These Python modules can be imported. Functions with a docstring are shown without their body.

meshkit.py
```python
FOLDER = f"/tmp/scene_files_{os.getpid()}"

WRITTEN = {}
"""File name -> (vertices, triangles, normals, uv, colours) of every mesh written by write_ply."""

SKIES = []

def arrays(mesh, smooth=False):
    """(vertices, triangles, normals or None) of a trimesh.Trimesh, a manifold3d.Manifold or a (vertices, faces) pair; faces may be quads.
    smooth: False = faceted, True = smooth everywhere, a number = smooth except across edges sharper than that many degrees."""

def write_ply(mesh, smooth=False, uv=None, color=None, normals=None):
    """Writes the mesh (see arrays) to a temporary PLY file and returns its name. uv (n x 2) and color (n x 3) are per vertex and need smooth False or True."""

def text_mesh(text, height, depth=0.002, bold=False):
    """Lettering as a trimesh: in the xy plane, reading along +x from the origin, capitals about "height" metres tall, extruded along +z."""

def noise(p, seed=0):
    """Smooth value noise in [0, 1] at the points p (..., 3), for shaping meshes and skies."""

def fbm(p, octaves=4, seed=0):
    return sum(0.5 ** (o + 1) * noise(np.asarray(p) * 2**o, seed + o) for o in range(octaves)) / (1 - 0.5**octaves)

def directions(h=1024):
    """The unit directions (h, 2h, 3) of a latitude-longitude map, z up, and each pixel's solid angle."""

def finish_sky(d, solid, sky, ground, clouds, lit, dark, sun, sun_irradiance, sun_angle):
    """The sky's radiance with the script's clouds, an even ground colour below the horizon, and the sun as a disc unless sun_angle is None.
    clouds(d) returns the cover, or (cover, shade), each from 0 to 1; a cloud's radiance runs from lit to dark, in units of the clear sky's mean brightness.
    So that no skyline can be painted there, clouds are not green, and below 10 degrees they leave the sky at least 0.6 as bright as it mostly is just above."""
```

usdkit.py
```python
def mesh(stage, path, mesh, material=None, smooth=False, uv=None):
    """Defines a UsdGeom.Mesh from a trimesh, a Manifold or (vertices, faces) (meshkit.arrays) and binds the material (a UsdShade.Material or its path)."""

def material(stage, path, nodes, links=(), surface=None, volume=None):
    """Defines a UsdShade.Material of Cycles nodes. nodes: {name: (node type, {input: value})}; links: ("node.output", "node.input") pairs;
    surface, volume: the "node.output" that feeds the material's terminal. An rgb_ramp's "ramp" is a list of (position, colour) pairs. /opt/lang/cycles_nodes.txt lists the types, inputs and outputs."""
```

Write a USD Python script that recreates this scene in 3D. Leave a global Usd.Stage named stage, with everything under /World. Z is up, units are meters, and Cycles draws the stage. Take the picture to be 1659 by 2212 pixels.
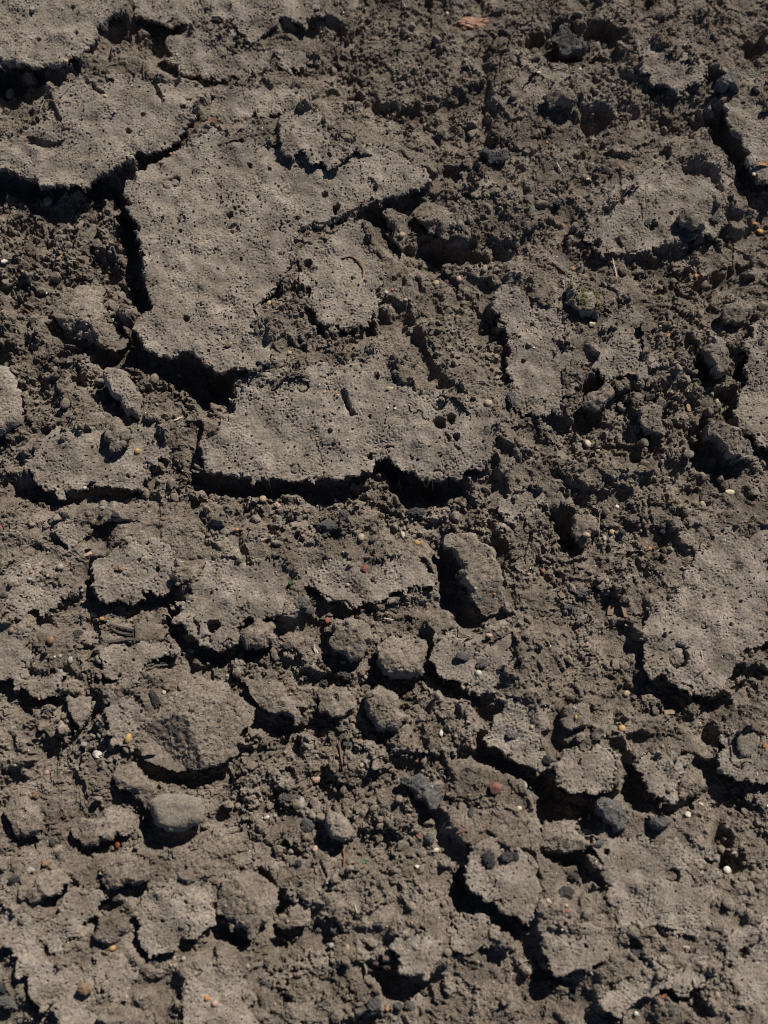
import math, numpy as np, trimesh, usdkit
from pxr import Usd, UsdGeom, UsdLux, UsdShade, Gf, Sdf, Vt
from scipy import ndimage
from scipy.spatial import ConvexHull

# ------------------------------------------------------------------ camera, sky, sun, exposure
stage = Usd.Stage.CreateInMemory()
UsdGeom.SetStageMetersPerUnit(stage, 1.0)
UsdGeom.SetStageUpAxis(stage, UsdGeom.Tokens.z)
stage.SetDefaultPrim(UsdGeom.Xform.Define(stage, '/World').GetPrim())
UsdGeom.Scope.Define(stage, '/World/Looks')

TILT, DIST, FOCAL, APER = math.radians(14.0), 0.55, 36.7, 24.0
cam = UsdGeom.Camera.Define(stage, '/World/camera')
cam.CreateHorizontalApertureAttr(APER)
cam.CreateFocalLengthAttr(FOCAL)
cam.CreateFStopAttr(5.0)
cam.CreateFocusDistanceAttr(0.555)
cam.CreateClippingRangeAttr((0.02, 1000.0))
cam.CreateExposureAttr(0.58)
CAM = np.array([0.0, -DIST * math.sin(TILT), DIST * math.cos(TILT)])
cam.AddTranslateOp().Set(Gf.Vec3d(*CAM))
cam.AddRotateXOp().Set(math.degrees(TILT))

SUN_EL, SUN_AZ = math.radians(43.0), math.radians(35.0)          # azimuth measured from +y towards +x
sun = UsdLux.DistantLight.Define(stage, '/World/sun')
sun.CreateIntensityAttr(1.25)
sun.CreateAngleAttr(0.5)
sun.CreateNormalizeAttr(True)
sun.CreateColorAttr(Gf.Vec3f(1.0, 0.94, 0.86))
sun.AddRotateZOp().Set(-math.degrees(SUN_AZ))
sun.AddRotateXOp().Set(-(90 - math.degrees(SUN_EL)))
sky_mat = usdkit.material(stage, '/World/Looks/sky', {
    's': ('sky_texture', {'sky_type': 'single_scattering', 'sun_disc': False, 'sun_elevation': SUN_EL, 'sun_rotation': SUN_AZ, 'aerosol_density': 0.1, 'air_density': 0.4}),
    'b': ('background_shader', {'strength': 0.05})}, [('s.color', 'b.color')], surface='b.background')
sky = UsdLux.DomeLight.Define(stage, '/World/sky')
UsdShade.MaterialBindingAPI.Apply(sky.GetPrim()).Bind(sky_mat)
sky.GetPrim().SetCustomDataByKey('kind', 'structure')

# ------------------------------------------------------------------ helpers
rng = np.random.default_rng(7)
used = {}


def numbered(name, parent='/World'):
    k = used.get((parent, name), 0)
    used[(parent, name)] = k + 1
    return f'{parent}/{name}' if k == 0 else f'{parent}/{name}_{k:03d}'


def obj(name, mesh, mat, parent='/World', smooth=False):
    return usdkit.mesh(stage, numbered(name, parent), mesh, M[mat], smooth=smooth).GetPrim()


def tag(p, label=None, cat=None, group=None, kind=None):
    for k, v in (('label', label), ('category', cat), ('group', group), ('kind', kind)):
        if v:
            p.SetCustomDataByKey(k, v)
    return p


def thing(name, loc=(0, 0, 0)):
    x = UsdGeom.Xform.Define(stage, numbered(name))
    x.AddTranslateOp().Set(Gf.Vec3d(*map(float, loc)))
    return x.GetPrim()


# photograph coordinates (a 1659 x 2212 picture) -> the point of height z (mm) on that line of sight, in mm
def unproject(p, z):
    p = np.atleast_2d(np.asarray(p, float))
    w = APER / FOCAL / 1659.0
    x, y = (p[:, 0] - 829.5) * w, (1106 - p[:, 1]) * w
    s, c = math.sin(TILT), math.cos(TILT)
    d = np.stack([x, y * c + s, y * s - c], 1)
    t = (np.asarray(z) / 1000.0 - CAM[2]) / d[:, 2]
    return (CAM[:2] + d[:, :2] * t[:, None]) * 1000.0


def pts(text):
    return np.array([[float(v) for v in q.split(',')] for q in text.split()])


U = 0.217        # mm of ground for one unit of photograph coordinates near the middle

# ------------------------------------------------------------------ materials
M = {}


def soil(name, a, b, dark, rough=0.95, bump=0.5, speck=0.35):
    M[name] = usdkit.material(stage, f'/World/Looks/{name}', {
        'g': ('geometry', {}),
        'n1': ('noise_texture', {'scale': 60.0, 'detail': 4.0, 'roughness': 0.6}),
        'n2': ('noise_texture', {'scale': 700.0, 'detail': 4.0, 'roughness': 0.7}),
        'n3': ('noise_texture', {'scale': 1500.0, 'detail': 3.0, 'roughness': 0.8}),
        'r1': ('rgb_ramp', {'ramp': [(0.35, a), (0.65, b)]}),
        'r2': ('rgb_ramp', {'ramp': [(0.30, dark), (0.47, (0.80, 0.80, 0.80)), (0.56, (1, 1, 1)), (0.75, (1.12, 1.10, 1.06))]}),
        'm': ('mix_color', {'blend_type': 'multiply', 'fac': 1.0, 'use_clamp': False}),
        'r3': ('rgb_ramp', {'ramp': [(0.32, (0.28, 0.26, 0.24)), (0.43, (0.85, 0.84, 0.83)), (0.54, (1.05, 1.05, 1.05)), (0.62, (1.3, 1.3, 1.3)), (0.72, (1.75, 1.75, 1.75))]}),
        'm2': ('mix_color', {'blend_type': 'multiply', 'fac': min(1.0, speck * 2.2), 'use_clamp': False}),
        'bp': ('bump', {'strength': bump, 'distance': 0.0006, 'use_object_space': False}),
        'p': ('principled_bsdf', {'roughness': rough, 'specular_ior_level': 0.25, 'diffuse_roughness': 0.6})},
        [('g.position', 'n1.vector'), ('g.position', 'n2.vector'), ('g.position', 'n3.vector'),
         ('n1.fac', 'r1.fac'), ('n2.fac', 'r2.fac'), ('n3.fac', 'r3.fac'), ('r1.color', 'm.a'), ('r2.color', 'm.b'),
         ('m.result', 'm2.a'), ('r3.color', 'm2.b'), ('m2.result', 'p.base_color'),
         ('n3.fac', 'bp.height'), ('bp.normal', 'p.normal')], surface='p.BSDF')


soil('dry_crust', (0.165, 0.138, 0.112), (0.275, 0.236, 0.198), (0.50, 0.47, 0.43), speck=0.30)
soil('crumbly_soil', (0.106, 0.085, 0.066), (0.205, 0.172, 0.139), (0.42, 0.39, 0.34), bump=0.7, speck=0.45)
soil('clod_earth', (0.145, 0.118, 0.092), (0.225, 0.189, 0.154), (0.42, 0.39, 0.34), bump=0.7, speck=0.4)
soil('grey_sandstone', (0.168, 0.145, 0.118), (0.205, 0.178, 0.147), (0.62, 0.60, 0.56), bump=0.6, speck=0.4)
soil('cinder', (0.055, 0.053, 0.050), (0.125, 0.120, 0.112), (0.30, 0.30, 0.30), rough=0.75, bump=0.9, speck=0.45)
soil('char', (0.024, 0.023, 0.022), (0.070, 0.066, 0.062), (0.40, 0.40, 0.40), rough=0.6, bump=0.9, speck=0.4)


def stone(name, a, b, rough=0.55, spec=0.4, scale=260.0):
    M[name] = usdkit.material(stage, f'/World/Looks/{name}', {
        'g': ('geometry', {}),
        'n': ('noise_texture', {'scale': scale, 'detail': 5.0, 'roughness': 0.65}),
        'f': ('noise_texture', {'scale': 1500.0, 'detail': 2.0, 'roughness': 0.6}),
        'r': ('rgb_ramp', {'ramp': [(0.32, a), (0.68, b)]}),
        'r2': ('rgb_ramp', {'ramp': [(0.30, (0.6, 0.57, 0.52)), (0.5, (1, 1, 1)), (0.75, (1.1, 1.1, 1.1))]}),
        'm': ('mix_color', {'blend_type': 'multiply', 'fac': 0.8, 'use_clamp': False}),
        'bp': ('bump', {'strength': 0.25, 'distance': 0.0003}),
        'p': ('principled_bsdf', {'roughness': rough, 'specular_ior_level': spec})},
        [('g.position', 'n.vector'), ('g.position', 'f.vector'), ('n.fac', 'r.fac'), ('f.fac', 'r2.fac'), ('r.color', 'm.a'), ('r2.color', 'm.b'),
         ('m.result', 'p.base_color'), ('n.fac', 'bp.height'), ('bp.normal', 'p.normal')], surface='p.BSDF')


PAL = {'amber': ((0.40, 0.235, 0.075), (0.56, 0.36, 0.13)), 'orange': ((0.42, 0.17, 0.06), (0.52, 0.25, 0.10)), 'tan': ((0.33, 0.25, 0.16), (0.45, 0.36, 0.25)),
       'white': ((0.58, 0.54, 0.47), (0.72, 0.68, 0.60)), 'pink': ((0.40, 0.25, 0.20), (0.52, 0.37, 0.31)), 'red': ((0.27, 0.065, 0.040), (0.38, 0.12, 0.075)),
       'grey': ((0.25, 0.235, 0.21), (0.36, 0.345, 0.31)), 'brown': ((0.17, 0.105, 0.060), (0.26, 0.17, 0.105)), 'cream': ((0.50, 0.43, 0.31), (0.62, 0.55, 0.42)),
       'maroon': ((0.16, 0.055, 0.048), (0.27, 0.115, 0.10)), 'yellow': ((0.38, 0.31, 0.14), (0.48, 0.40, 0.20))}
def dust(c, f=0.07):
    return [0.70 * (1 - f) * x + f * y for x, y in zip(c, (0.17, 0.145, 0.12))]


for k_, (a_, b_) in PAL.items():
    stone(k_ + '_stone', dust(a_), dust(b_), rough=0.8, spec=0.25)
stone('dried_peel', (0.13, 0.055, 0.030), (0.25, 0.125, 0.068), rough=0.6, scale=160.0)
stone('red_seed', (0.15, 0.040, 0.020), (0.25, 0.080, 0.038), rough=0.3, scale=160.0)
stone('seed_husk', (0.16, 0.12, 0.075), (0.25, 0.19, 0.125), rough=0.5)
stone('straw', (0.30, 0.25, 0.17), (0.42, 0.36, 0.26))
stone('dark_twig', (0.030, 0.024, 0.018), (0.075, 0.058, 0.042), rough=0.7)
stone('brown_twig', (0.11, 0.055, 0.032), (0.17, 0.090, 0.054), rough=0.7)
stone('bark', (0.12, 0.080, 0.050), (0.20, 0.145, 0.095), rough=0.8, scale=500.0)
stone('pale_fibre', (0.15, 0.125, 0.09), (0.24, 0.20, 0.15), rough=0.8)
stone('moss', (0.085, 0.080, 0.030), (0.150, 0.140, 0.055), rough=0.9)
stone('quartz', (0.45, 0.43, 0.39), (0.62, 0.59, 0.55), rough=0.18, spec=0.8)
M['green_leaf'] = usdkit.material(stage, '/World/Looks/green_leaf', {
    'p': ('principled_bsdf', {'base_color': (0.085, 0.14, 0.06), 'roughness': 0.5}), 't': ('translucent_bsdf', {'color': (0.12, 0.24, 0.05)}), 'm': ('mix_closure', {'fac': 0.35})},
    [('p.BSDF', 'm.closure1'), ('t.BSDF', 'm.closure2')], surface='m.closure')

# ------------------------------------------------------------------ the grid of the ground (mm)
CELL = 0.49
X0, X1, Y0, Y1 = -216.0, 216.0, -240.0, 288.0
NX, NY = int((X1 - X0) / CELL) + 1, int((Y1 - Y0) / CELL) + 1
gx, gy = X0 + CELL * np.arange(NX), Y0 + CELL * np.arange(NY)
kx, ky = np.fft.rfftfreq(NX, CELL)[None, :], np.fft.fftfreq(NY, CELL)[:, None]
kk = np.sqrt(kx ** 2 + ky ** 2) + 1e-9


def grf(lo, hi, beta=1.6, seed=0):
    """A random relief with wavelengths between lo and hi millimetres, standard deviation 1."""
    r = np.random.default_rng(seed)
    f = np.fft.rfft2(r.standard_normal((NY, NX)).astype(np.float32))
    amp = kk ** -beta / (1 + (kk * lo) ** 8) / (1 + (1 / (kk * hi)) ** 8)
    h = np.fft.irfft2(f * amp, s=(NY, NX))
    return (h / h.std()).astype(np.float32)


N_big, N_mid, N_small, N_fine = grf(25, 160, 1.8, 1), grf(6, 30, 1.6, 2), grf(1.9, 8, 1.5, 3), grf(1.0, 2.6, 1.2, 4)
N_edge, N_edge2 = grf(4, 16, 1.5, 5), grf(1.2, 4.5, 1.3, 6)
crk = grf(7, 24, 1.9, 8) + 0.25 * grf(1.5, 5, 1.5, 9)
fine_cracks = np.exp(-(crk / 0.05) ** 2) * np.clip(1.3 * grf(18, 70, 1.5, 10) + 0.42, 0, 1)
wrinkle = -np.abs(grf(2.2, 7, 1.6, 11)) - 0.5 * np.abs(grf(1.0, 3, 1.4, 12))
pit_noise = np.clip(grf(1.5, 4.0, 1.2, 13) - 1.95 + 0.25 * grf(15, 60, 1.6, 44), 0, 2)


pit_fine = np.clip(grf(0.95, 2.2, 1.1, 15) - 1.05, 0, 1.5)
fiss = np.exp(-((grf(3.0, 11, 1.6, 16) + 0.2 * N_edge2) / 0.13) ** 2)


def cellf(p):
    return (p[..., 0] - X0) / CELL, (p[..., 1] - Y0) / CELL


def sample(A, p):
    i, j = cellf(np.atleast_2d(p))
    return A[np.clip(np.round(j).astype(int), 0, NY - 1), np.clip(np.round(i).astype(int), 0, NX - 1)]


def window(lo, hi, pad):
    i0, j0 = np.floor(cellf(np.asarray(lo) - pad)).astype(int)
    i1, j1 = np.ceil(cellf(np.asarray(hi) + pad)).astype(int) + 1
    return max(0, j0), min(NY, j1), max(0, i0), min(NX, i1)


def inside(poly, w):
    j0, j1, i0, i1 = w
    Xg, Yg = gx[i0:i1][None, :], gy[j0:j1][:, None]
    m = np.zeros((j1 - j0, i1 - i0), bool)
    n = len(poly)
    for k in range(n):
        (xa, ya), (xb, yb) = poly[k], poly[(k + 1) % n]
        if ya == yb:
            continue
        m ^= ((ya > Yg) != (yb > Yg)) & (Xg < (xb - xa) * (Yg - ya) / (yb - ya) + xa)
    return m


def signed(poly, pad, rag=1.0):
    w = window(poly.min(0), poly.max(0), pad)
    if w[1] - w[0] < 3 or w[3] - w[2] < 3:
        return w, None
    m = inside(poly, w)
    sd = (ndimage.distance_transform_edt(m) - ndimage.distance_transform_edt(~m)) * CELL
    sl = np.s_[w[0]:w[1], w[2]:w[3]]
    sd = ndimage.gaussian_filter(sd, 1.2 * rag / CELL * 0.45) + rag * (1.15 * N_edge[sl] + 0.38 * N_edge2[sl])
    return w, sd


def sstep(a, b, x):
    t = np.clip((x - a) / (b - a), 0, 1)
    return t * t * (3 - 2 * t)


# short name | label | top (mm) | thickness | rounding | raggedness | outline
PLATES = [
 ('top left corner plate', 'thick mud plate with a rounded overhanging lower edge in the top left corner', 11, 13, 2.5, 0.7, '-40,-40 285,-40 265,25 222,52 200,95 180,118 140,135 110,147 43,145 0,133 -40,128'),
 ('pitted left plate', 'broad pale mud plate pitted with round holes, its rim overhanging the left edge gap', 9, 13, 2.5, 0.8, '-40,297 40,290 60,270 95,255 110,215 130,178 190,160 240,150 330,165 375,165 440,180 447,200 430,235 410,275 385,300 345,325 318,335 290,338 250,362 215,385 190,397 150,402 100,398 60,385 35,370 0,362 -40,358'),
 ('top ledge plate', 'flat mud plate at the top edge, cut by a bent crack near its lower right', 7, 7, 2, 0.7, '288,-40 700,-40 690,30 660,50 620,45 560,75 530,92 517,68 502,44 457,43 400,56 372,60 340,46 290,34'),
 ('second row plate', 'low wide mud plate with three ring holes just under the top ledge', 5, 6, 2, 0.8, '352,84 400,66 457,48 500,50 514,72 530,97 570,92 640,105 690,120 660,150 600,150 550,158 490,170 420,166 380,152'),
 ('pale tongue plate', 'pale smooth tongue of mud crust to the right of the pitted left plate', 6.5, 7, 2, 0.7, '457,192 500,180 560,172 640,185 690,200 660,222 620,240 600,252 550,255 500,266 472,262 448,236'),
 ('great upper plate', 'largest smooth pale mud plate, with a straight dark crack along its left side', 8.5, 14, 2.2, 0.7, '268,398 300,365 350,335 400,300 450,270 520,274 590,285 680,300 800,300 880,330 940,383 903,407 836,423 803,433 753,457 713,479 648,493 637,520 633,555 618,600 590,628 562,655 575,690 590,730 583,790 533,798 500,800 453,800 433,780 417,760 380,763 360,776 320,766 313,750 300,720 293,693 300,680 330,668 322,645 312,603 308,555 290,490 270,430'),
 ('knobbly raised cake', 'small knobbly raised cake of mud casting a crescent shadow on the great upper plate', 14, 8, 3, 1.0, '600,262 606,327 636,340 663,348 696,347 703,370 726,363 753,337 770,320 766,298 740,287 713,290 693,277 696,250 663,230 622,243'),
 ('brown middle plate', 'rough brownish mud plate right of the great upper plate, rounded at its lower end', 7, 8, 2.2, 0.9, '652,502 713,487 760,468 800,480 805,530 830,570 830,620 815,680 790,700 755,715 726,716 696,703 676,683 658,655 661,620 646,600 641,540'),
 ('notched central plate', 'wide mud plate in the centre with a notch in its long shadowed lower edge', 6.5, 13, 2.4, 0.8, '422,1015 432,990 430,958 445,932 470,918 495,885 503,838 540,805 600,800 700,780 760,757 815,748 850,770 865,820 900,840 985,830 1010,850 1060,880 1088,915 1075,960 1060,990 1035,1015 1010,1025 970,1038 925,1038 905,1028 870,1018 852,998 842,985 805,988 813,1003 800,1012 760,1030 726,1034 670,1037 613,1031 550,1034 490,1024'),
 ('pointed left plate', 'pale mud plate at the left tapering to a point on its left', 5.5, 10, 2.2, 0.8, '47,1010 63,990 77,963 95,935 127,920 173,923 240,925 290,920 317,890 345,885 363,920 370,970 360,983 327,1003 320,1036 300,1056 267,1060 213,1050 183,1056 153,1060 133,1073 117,1063 93,1043 67,1030'),
 ('smooth right plate', 'smooth rounded mud plate at the right edge bearing one large ring hole', 5.5, 8, 2.6, 0.8, '1390,1345 1396,1310 1440,1288 1475,1255 1500,1195 1545,1150 1700,1090 1700,1370 1640,1395 1606,1410 1590,1460 1560,1490 1540,1500 1490,1500 1460,1483 1426,1460 1390,1452 1383,1426 1386,1380'),
 ('cleft lower plate', 'mud plate with a steep left face and a hairline cleft, lower right of centre', 8, 13, 2.4, 0.7, '1018,1828 1010,1866 1003,1906 1013,1922 1050,1945 1063,1942 1086,1969 1106,1988 1130,1992 1150,1980 1163,1950 1165,1890 1155,1850 1110,1835 1095,1812 1050,1808'),
 ('round topped right plate', 'round topped pale mud plate above the deep black trench at lower right', 7.5, 12, 3.4, 0.8, '1185,1650 1200,1640 1235,1618 1270,1605 1320,1612 1340,1640 1335,1680 1320,1710 1290,1728 1260,1712 1225,1715 1205,1700 1190,1672'),
 ('curved right plate', 'curved mud plate with a hooked lower right lobe, near the right edge', 7, 10, 2.6, 0.9, '1372,1655 1380,1622 1415,1628 1440,1640 1480,1632 1512,1625 1512,1642 1478,1658 1468,1690 1468,1728 1440,1735 1420,1720 1400,1705 1382,1690'),
 ('square lower plate', 'squarish light mud plate with one small black hole, low on the right', 7, 10, 2.8, 0.8, '1168,2052 1175,2010 1200,1990 1280,1985 1315,2020 1322,2060 1290,2085 1260,2098 1230,2108 1200,2108 1180,2085'),
 ('bottom left ridge', 'long ragged ridge of mud crust running from the left edge to the bottom', 6, 9, 2.2, 0.8, '-40,1995 20,1960 65,1972 82,2005 95,2060 140,2085 190,2095 205,2125 230,2150 215,2180 260,2200 300,2260 150,2260 110,2190 85,2175 65,2150 45,2110 33,2075 0,2050 -40,2040'),
 ('lower left flake', 'light mud flake above the long bottom left ridge', 6, 7, 2.4, 0.8, '120,1969 140,1926 200,1912 233,1926 213,1979 180,1999 160,2026 143,2056 113,2052 90,2026 113,1990'),
 ('smooth lower left plate', 'smooth pale mud plate low on the left with a torn lower corner', 6.5, 9, 2.6, 0.8, '287,1959 320,1932 367,1899 443,1892 463,1919 460,1976 470,2002 443,2012 407,2036 367,2059 333,2069 310,2056 293,2032 300,1992'),
 ('narrow bottom plate', 'narrow upright mud plate near the bottom left, below an amber pebble', 6, 7, 2.2, 0.9, '188,2074 220,2062 285,2068 290,2110 280,2140 270,2165 240,2178 222,2150 208,2112'),
 ('bottom edge plate', 'blurred mud plate at the bottom edge carrying two orange pebbles', 5.5, 9, 3, 0.8, '393,2150 395,2112 420,2085 470,2080 510,2095 540,2120 550,2180 560,2260 385,2260 400,2190'),
 ('left edge plate', 'mud plate at the left edge with a faint ring, above the crumbly strip', 5.5, 9, 2.4, 0.9, '-40,1340 43,1333 70,1360 100,1400 108,1440 143,1450 133,1483 120,1503 97,1510 73,1503 37,1490 23,1470 -40,1474'),
 ('lumpy square plate', 'squarish pale mud plate carrying a brown stone, left of centre', 7, 9, 2.6, 0.9, '190,1212 197,1236 195,1265 205,1290 220,1302 247,1310 287,1297 333,1286 387,1263 396,1233 383,1183 353,1166 283,1163 227,1200'),
 ('small pierced plate', 'small mud plate pierced by tiny holes, under a bunch of black twigs', 6, 8, 2.2, 0.8, '217,1410 243,1393 300,1388 363,1390 390,1408 345,1426 315,1440 302,1470 257,1475 230,1466 219,1440'),
 ('amber pebble plate', 'upright mud plate with an amber pebble lying on its lower part', 5, 7, 2.2, 0.9, '221,1483 300,1476 307,1506 323,1540 310,1570 290,1612 262,1616 240,1606 228,1560'),
 ('lobed grey plate', 'lobed greyish mud plate left of centre with a cavity in its lower lobe', 7, 11, 2.6, 0.9, '375,1312 423,1252 443,1220 470,1196 520,1207 560,1195 605,1207 642,1227 635,1250 625,1280 618,1318 590,1336 540,1340 520,1365 510,1385 490,1396 463,1406 433,1396 423,1373 393,1373 378,1346'),
 ('thin cracked sheet', 'thin brown sheet of crust with a sharp crack along its lower edge, in the middle', 4.5, 5, 1.6, 0.8, '650,1262 660,1222 786,1196 900,1203 946,1240 946,1266 900,1272 846,1280 838,1302 786,1306 745,1312 730,1300 690,1287'),
 ('forked plate', 'mud plate forked like a boot pointing down, right of centre', 6, 9, 2.2, 0.9, '925,1426 935,1390 980,1355 1012,1372 1040,1362 1080,1342 1120,1335 1158,1380 1150,1410 1168,1440 1140,1470 1105,1480 1068,1490 1056,1503 1020,1496 990,1480 963,1453 930,1436'),
 ('cinder studded plate', 'mud plate with grey cinders set in it, below the forked plate', 6.5, 11, 2.2, 0.8, '1092,1502 1075,1540 1058,1580 1045,1593 1055,1613 1086,1620 1110,1640 1150,1662 1170,1680 1186,1640 1170,1600 1190,1560 1185,1525 1150,1500'),
 ('cupped knob', 'cupped mud knob with a dark hole in its top above a black pit', 8, 11, 3, 0.9, '833,2042 853,2029 886,2009 936,2012 960,2036 950,2076 920,2116 886,2116 860,2096 856,2069 836,2056'),
 ('stepped lower plate', 'stepped rough mud plate under the cleft lower plate', 5, 8, 2.6, 1.0, '960,2042 970,2022 990,1990 1036,1968 1073,2006 1100,2036 1093,2056 1036,2052 986,2062'),
 ('long right plate', 'long brownish mud plate right of centre with a straight dark lower edge', 5, 7, 2.2, 0.9, '1062,622 1110,592 1210,640 1222,700 1232,770 1250,830 1230,862 1210,890 1178,898 1120,896 1106,872 1104,800 1090,720 1078,690'),
 ('sunlit right edge plate', 'sunlit mud plate rising at the right edge beside a deep black gap', 8, 12, 2.2, 0.8, '1562,225 1580,270 1600,310 1623,370 1640,395 1700,400 1700,220 1600,215'),
 ('tall right edge plate', 'upright mud crust at the right edge beside two black slots', 6.5, 9, 2.4, 0.9, '1612,740 1630,690 1700,670 1700,990 1640,960 1605,930 1583,900 1590,850 1608,820'),
 ('pebble bearing edge plate', 'mud plate at the right edge with a flat grey stone leaning on it', 5, 7, 2.2, 0.9, '1548,1640 1560,1600 1580,1585 1700,1560 1700,1700 1620,1690 1560,1670'),
 ('pale upper right patch', 'low pale patch of crust around the pale oval clod, upper right', 4.5, 4, 1.6, 1.1, '1089,194 1138,130 1205,150 1245,172 1256,211 1246,236 1205,246 1150,244 1138,268 1089,285 1076,232'),
 ('worn upper right crust', 'worn crust patch left of the scalloped grey cinder, near the top right', 4.5, 4, 1.6, 1.1, '1370,90 1440,100 1494,115 1531,128 1544,152 1527,168 1506,186 1469,198 1428,186 1385,157'),
 ('hollowed crust', 'broad smooth crust with a curved hollow in its top, upper right', 5, 5, 1.8, 1.0, '1271,467 1330,400 1400,360 1453,335 1540,335 1572,390 1575,470 1540,505 1449,530 1400,545 1310,550 1258,520'),
 ('little bright crust', 'little bright crust patch beside a tan chip, right of the great upper plate', 4, 4, 1.4, 1.0, '975,372 1027,364 1070,397 1040,428 995,420'),
 ('rough right crust', 'rough low crust right of the mossy clod, above the bridge clod', 5, 5, 1.8, 1.1, '1300,705 1318,660 1350,640 1400,690 1425,745 1415,805 1345,822 1280,812 1262,770'),
 ('clod like low crust', 'small squarish crust under the end of the notched plate, right of centre', 4.5, 5, 1.8, 1.0, '1080,1085 1108,1052 1165,1045 1178,1085 1165,1112 1088,1132'),
 ('broad pale mass', 'broad smooth pale mass of mud in the lower right, slightly out of focus', 5.5, 5, 3.5, 1.1, '1292,1815 1350,1800 1420,1810 1500,1818 1539,1832 1546,1905 1552,1977 1521,2015 1474,2030 1420,1995 1384,2008 1340,1998 1311,1941 1288,1869'),
 ('small lower right crust', 'small crust lobe below the broad pale mass, cut off by a slanting crack', 4.5, 5, 2.5, 1.1, '1405,2065 1490,2045 1532,2070 1522,2122 1470,2150 1430,2120'),
 ('corner crust', 'pale blurred crust filling the bottom right corner', 5, 6, 3, 1.1, '1560,2020 1605,1995 1720,1970 1720,2260 1640,2260 1610,2190 1572,2120'),
 ('angular bottom crust', 'angular crust piece with a thin wavy crack, bottom right of centre', 4.5, 5, 2, 1.0, '1345,2120 1424,2112 1428,2150 1385,2165 1352,2200 1310,2205 1300,2160'),
 ('left strip flake', 'thin flake at the left edge just above the left edge plate', 4, 4, 1.8, 1.1, '-40,1290 0,1240 60,1215 120,1235 150,1290 90,1322 20,1325 -40,1330'),
 ('grey left flake', 'grey smooth flake beside the block of earth at the left', 4, 4, 1.6, 1.0, '120,1140 150,1120 190,1125 200,1160 180,1200 140,1190'),
]
# smooth rises of the ground: top, softness, roughness, outline
ROUGHS = [
 (0.9, 8, '-40,420 240,420 290,560 310,680 280,760 350,800 420,860 400,1000 310,880 200,890 60,1000 -40,960'),
 (0.85, 8, '380,860 450,880 420,1010 440,1060 1050,1060 1040,1150 780,1170 540,1180 380,1120 360,1040'),
 (0.85, 8, '520,1560 900,1590 960,1640 860,1840 640,1860 520,1800 460,1700'),
 (0.65, 8, '1080,920 1340,880 1500,940 1500,1120 1380,1300 1180,1320 1090,1180 1100,1020'),
 (0.42, 8, '1130,30 1560,90 1540,400 1280,400 1200,260 1130,140'),
 (0.9, 8, '1380,560 1520,600 1500,960 1400,960 1330,850 1420,760'),
 (0.5, 8, '830,270 1060,260 1180,400 1060,560 950,400 860,340'),
 (0.75, 8, '60,1400 240,1380 230,1640 60,1660'),
 (0.75, 8, '1380,1480 1660,1400 1660,1600 1400,1620'),
 (0.8, 6, '400,1430 700,1420 920,1480 900,1500 700,1480 500,1460'),
 (0.7, 8, '560,2010 830,2060 800,2220 560,2220'),
]
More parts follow.
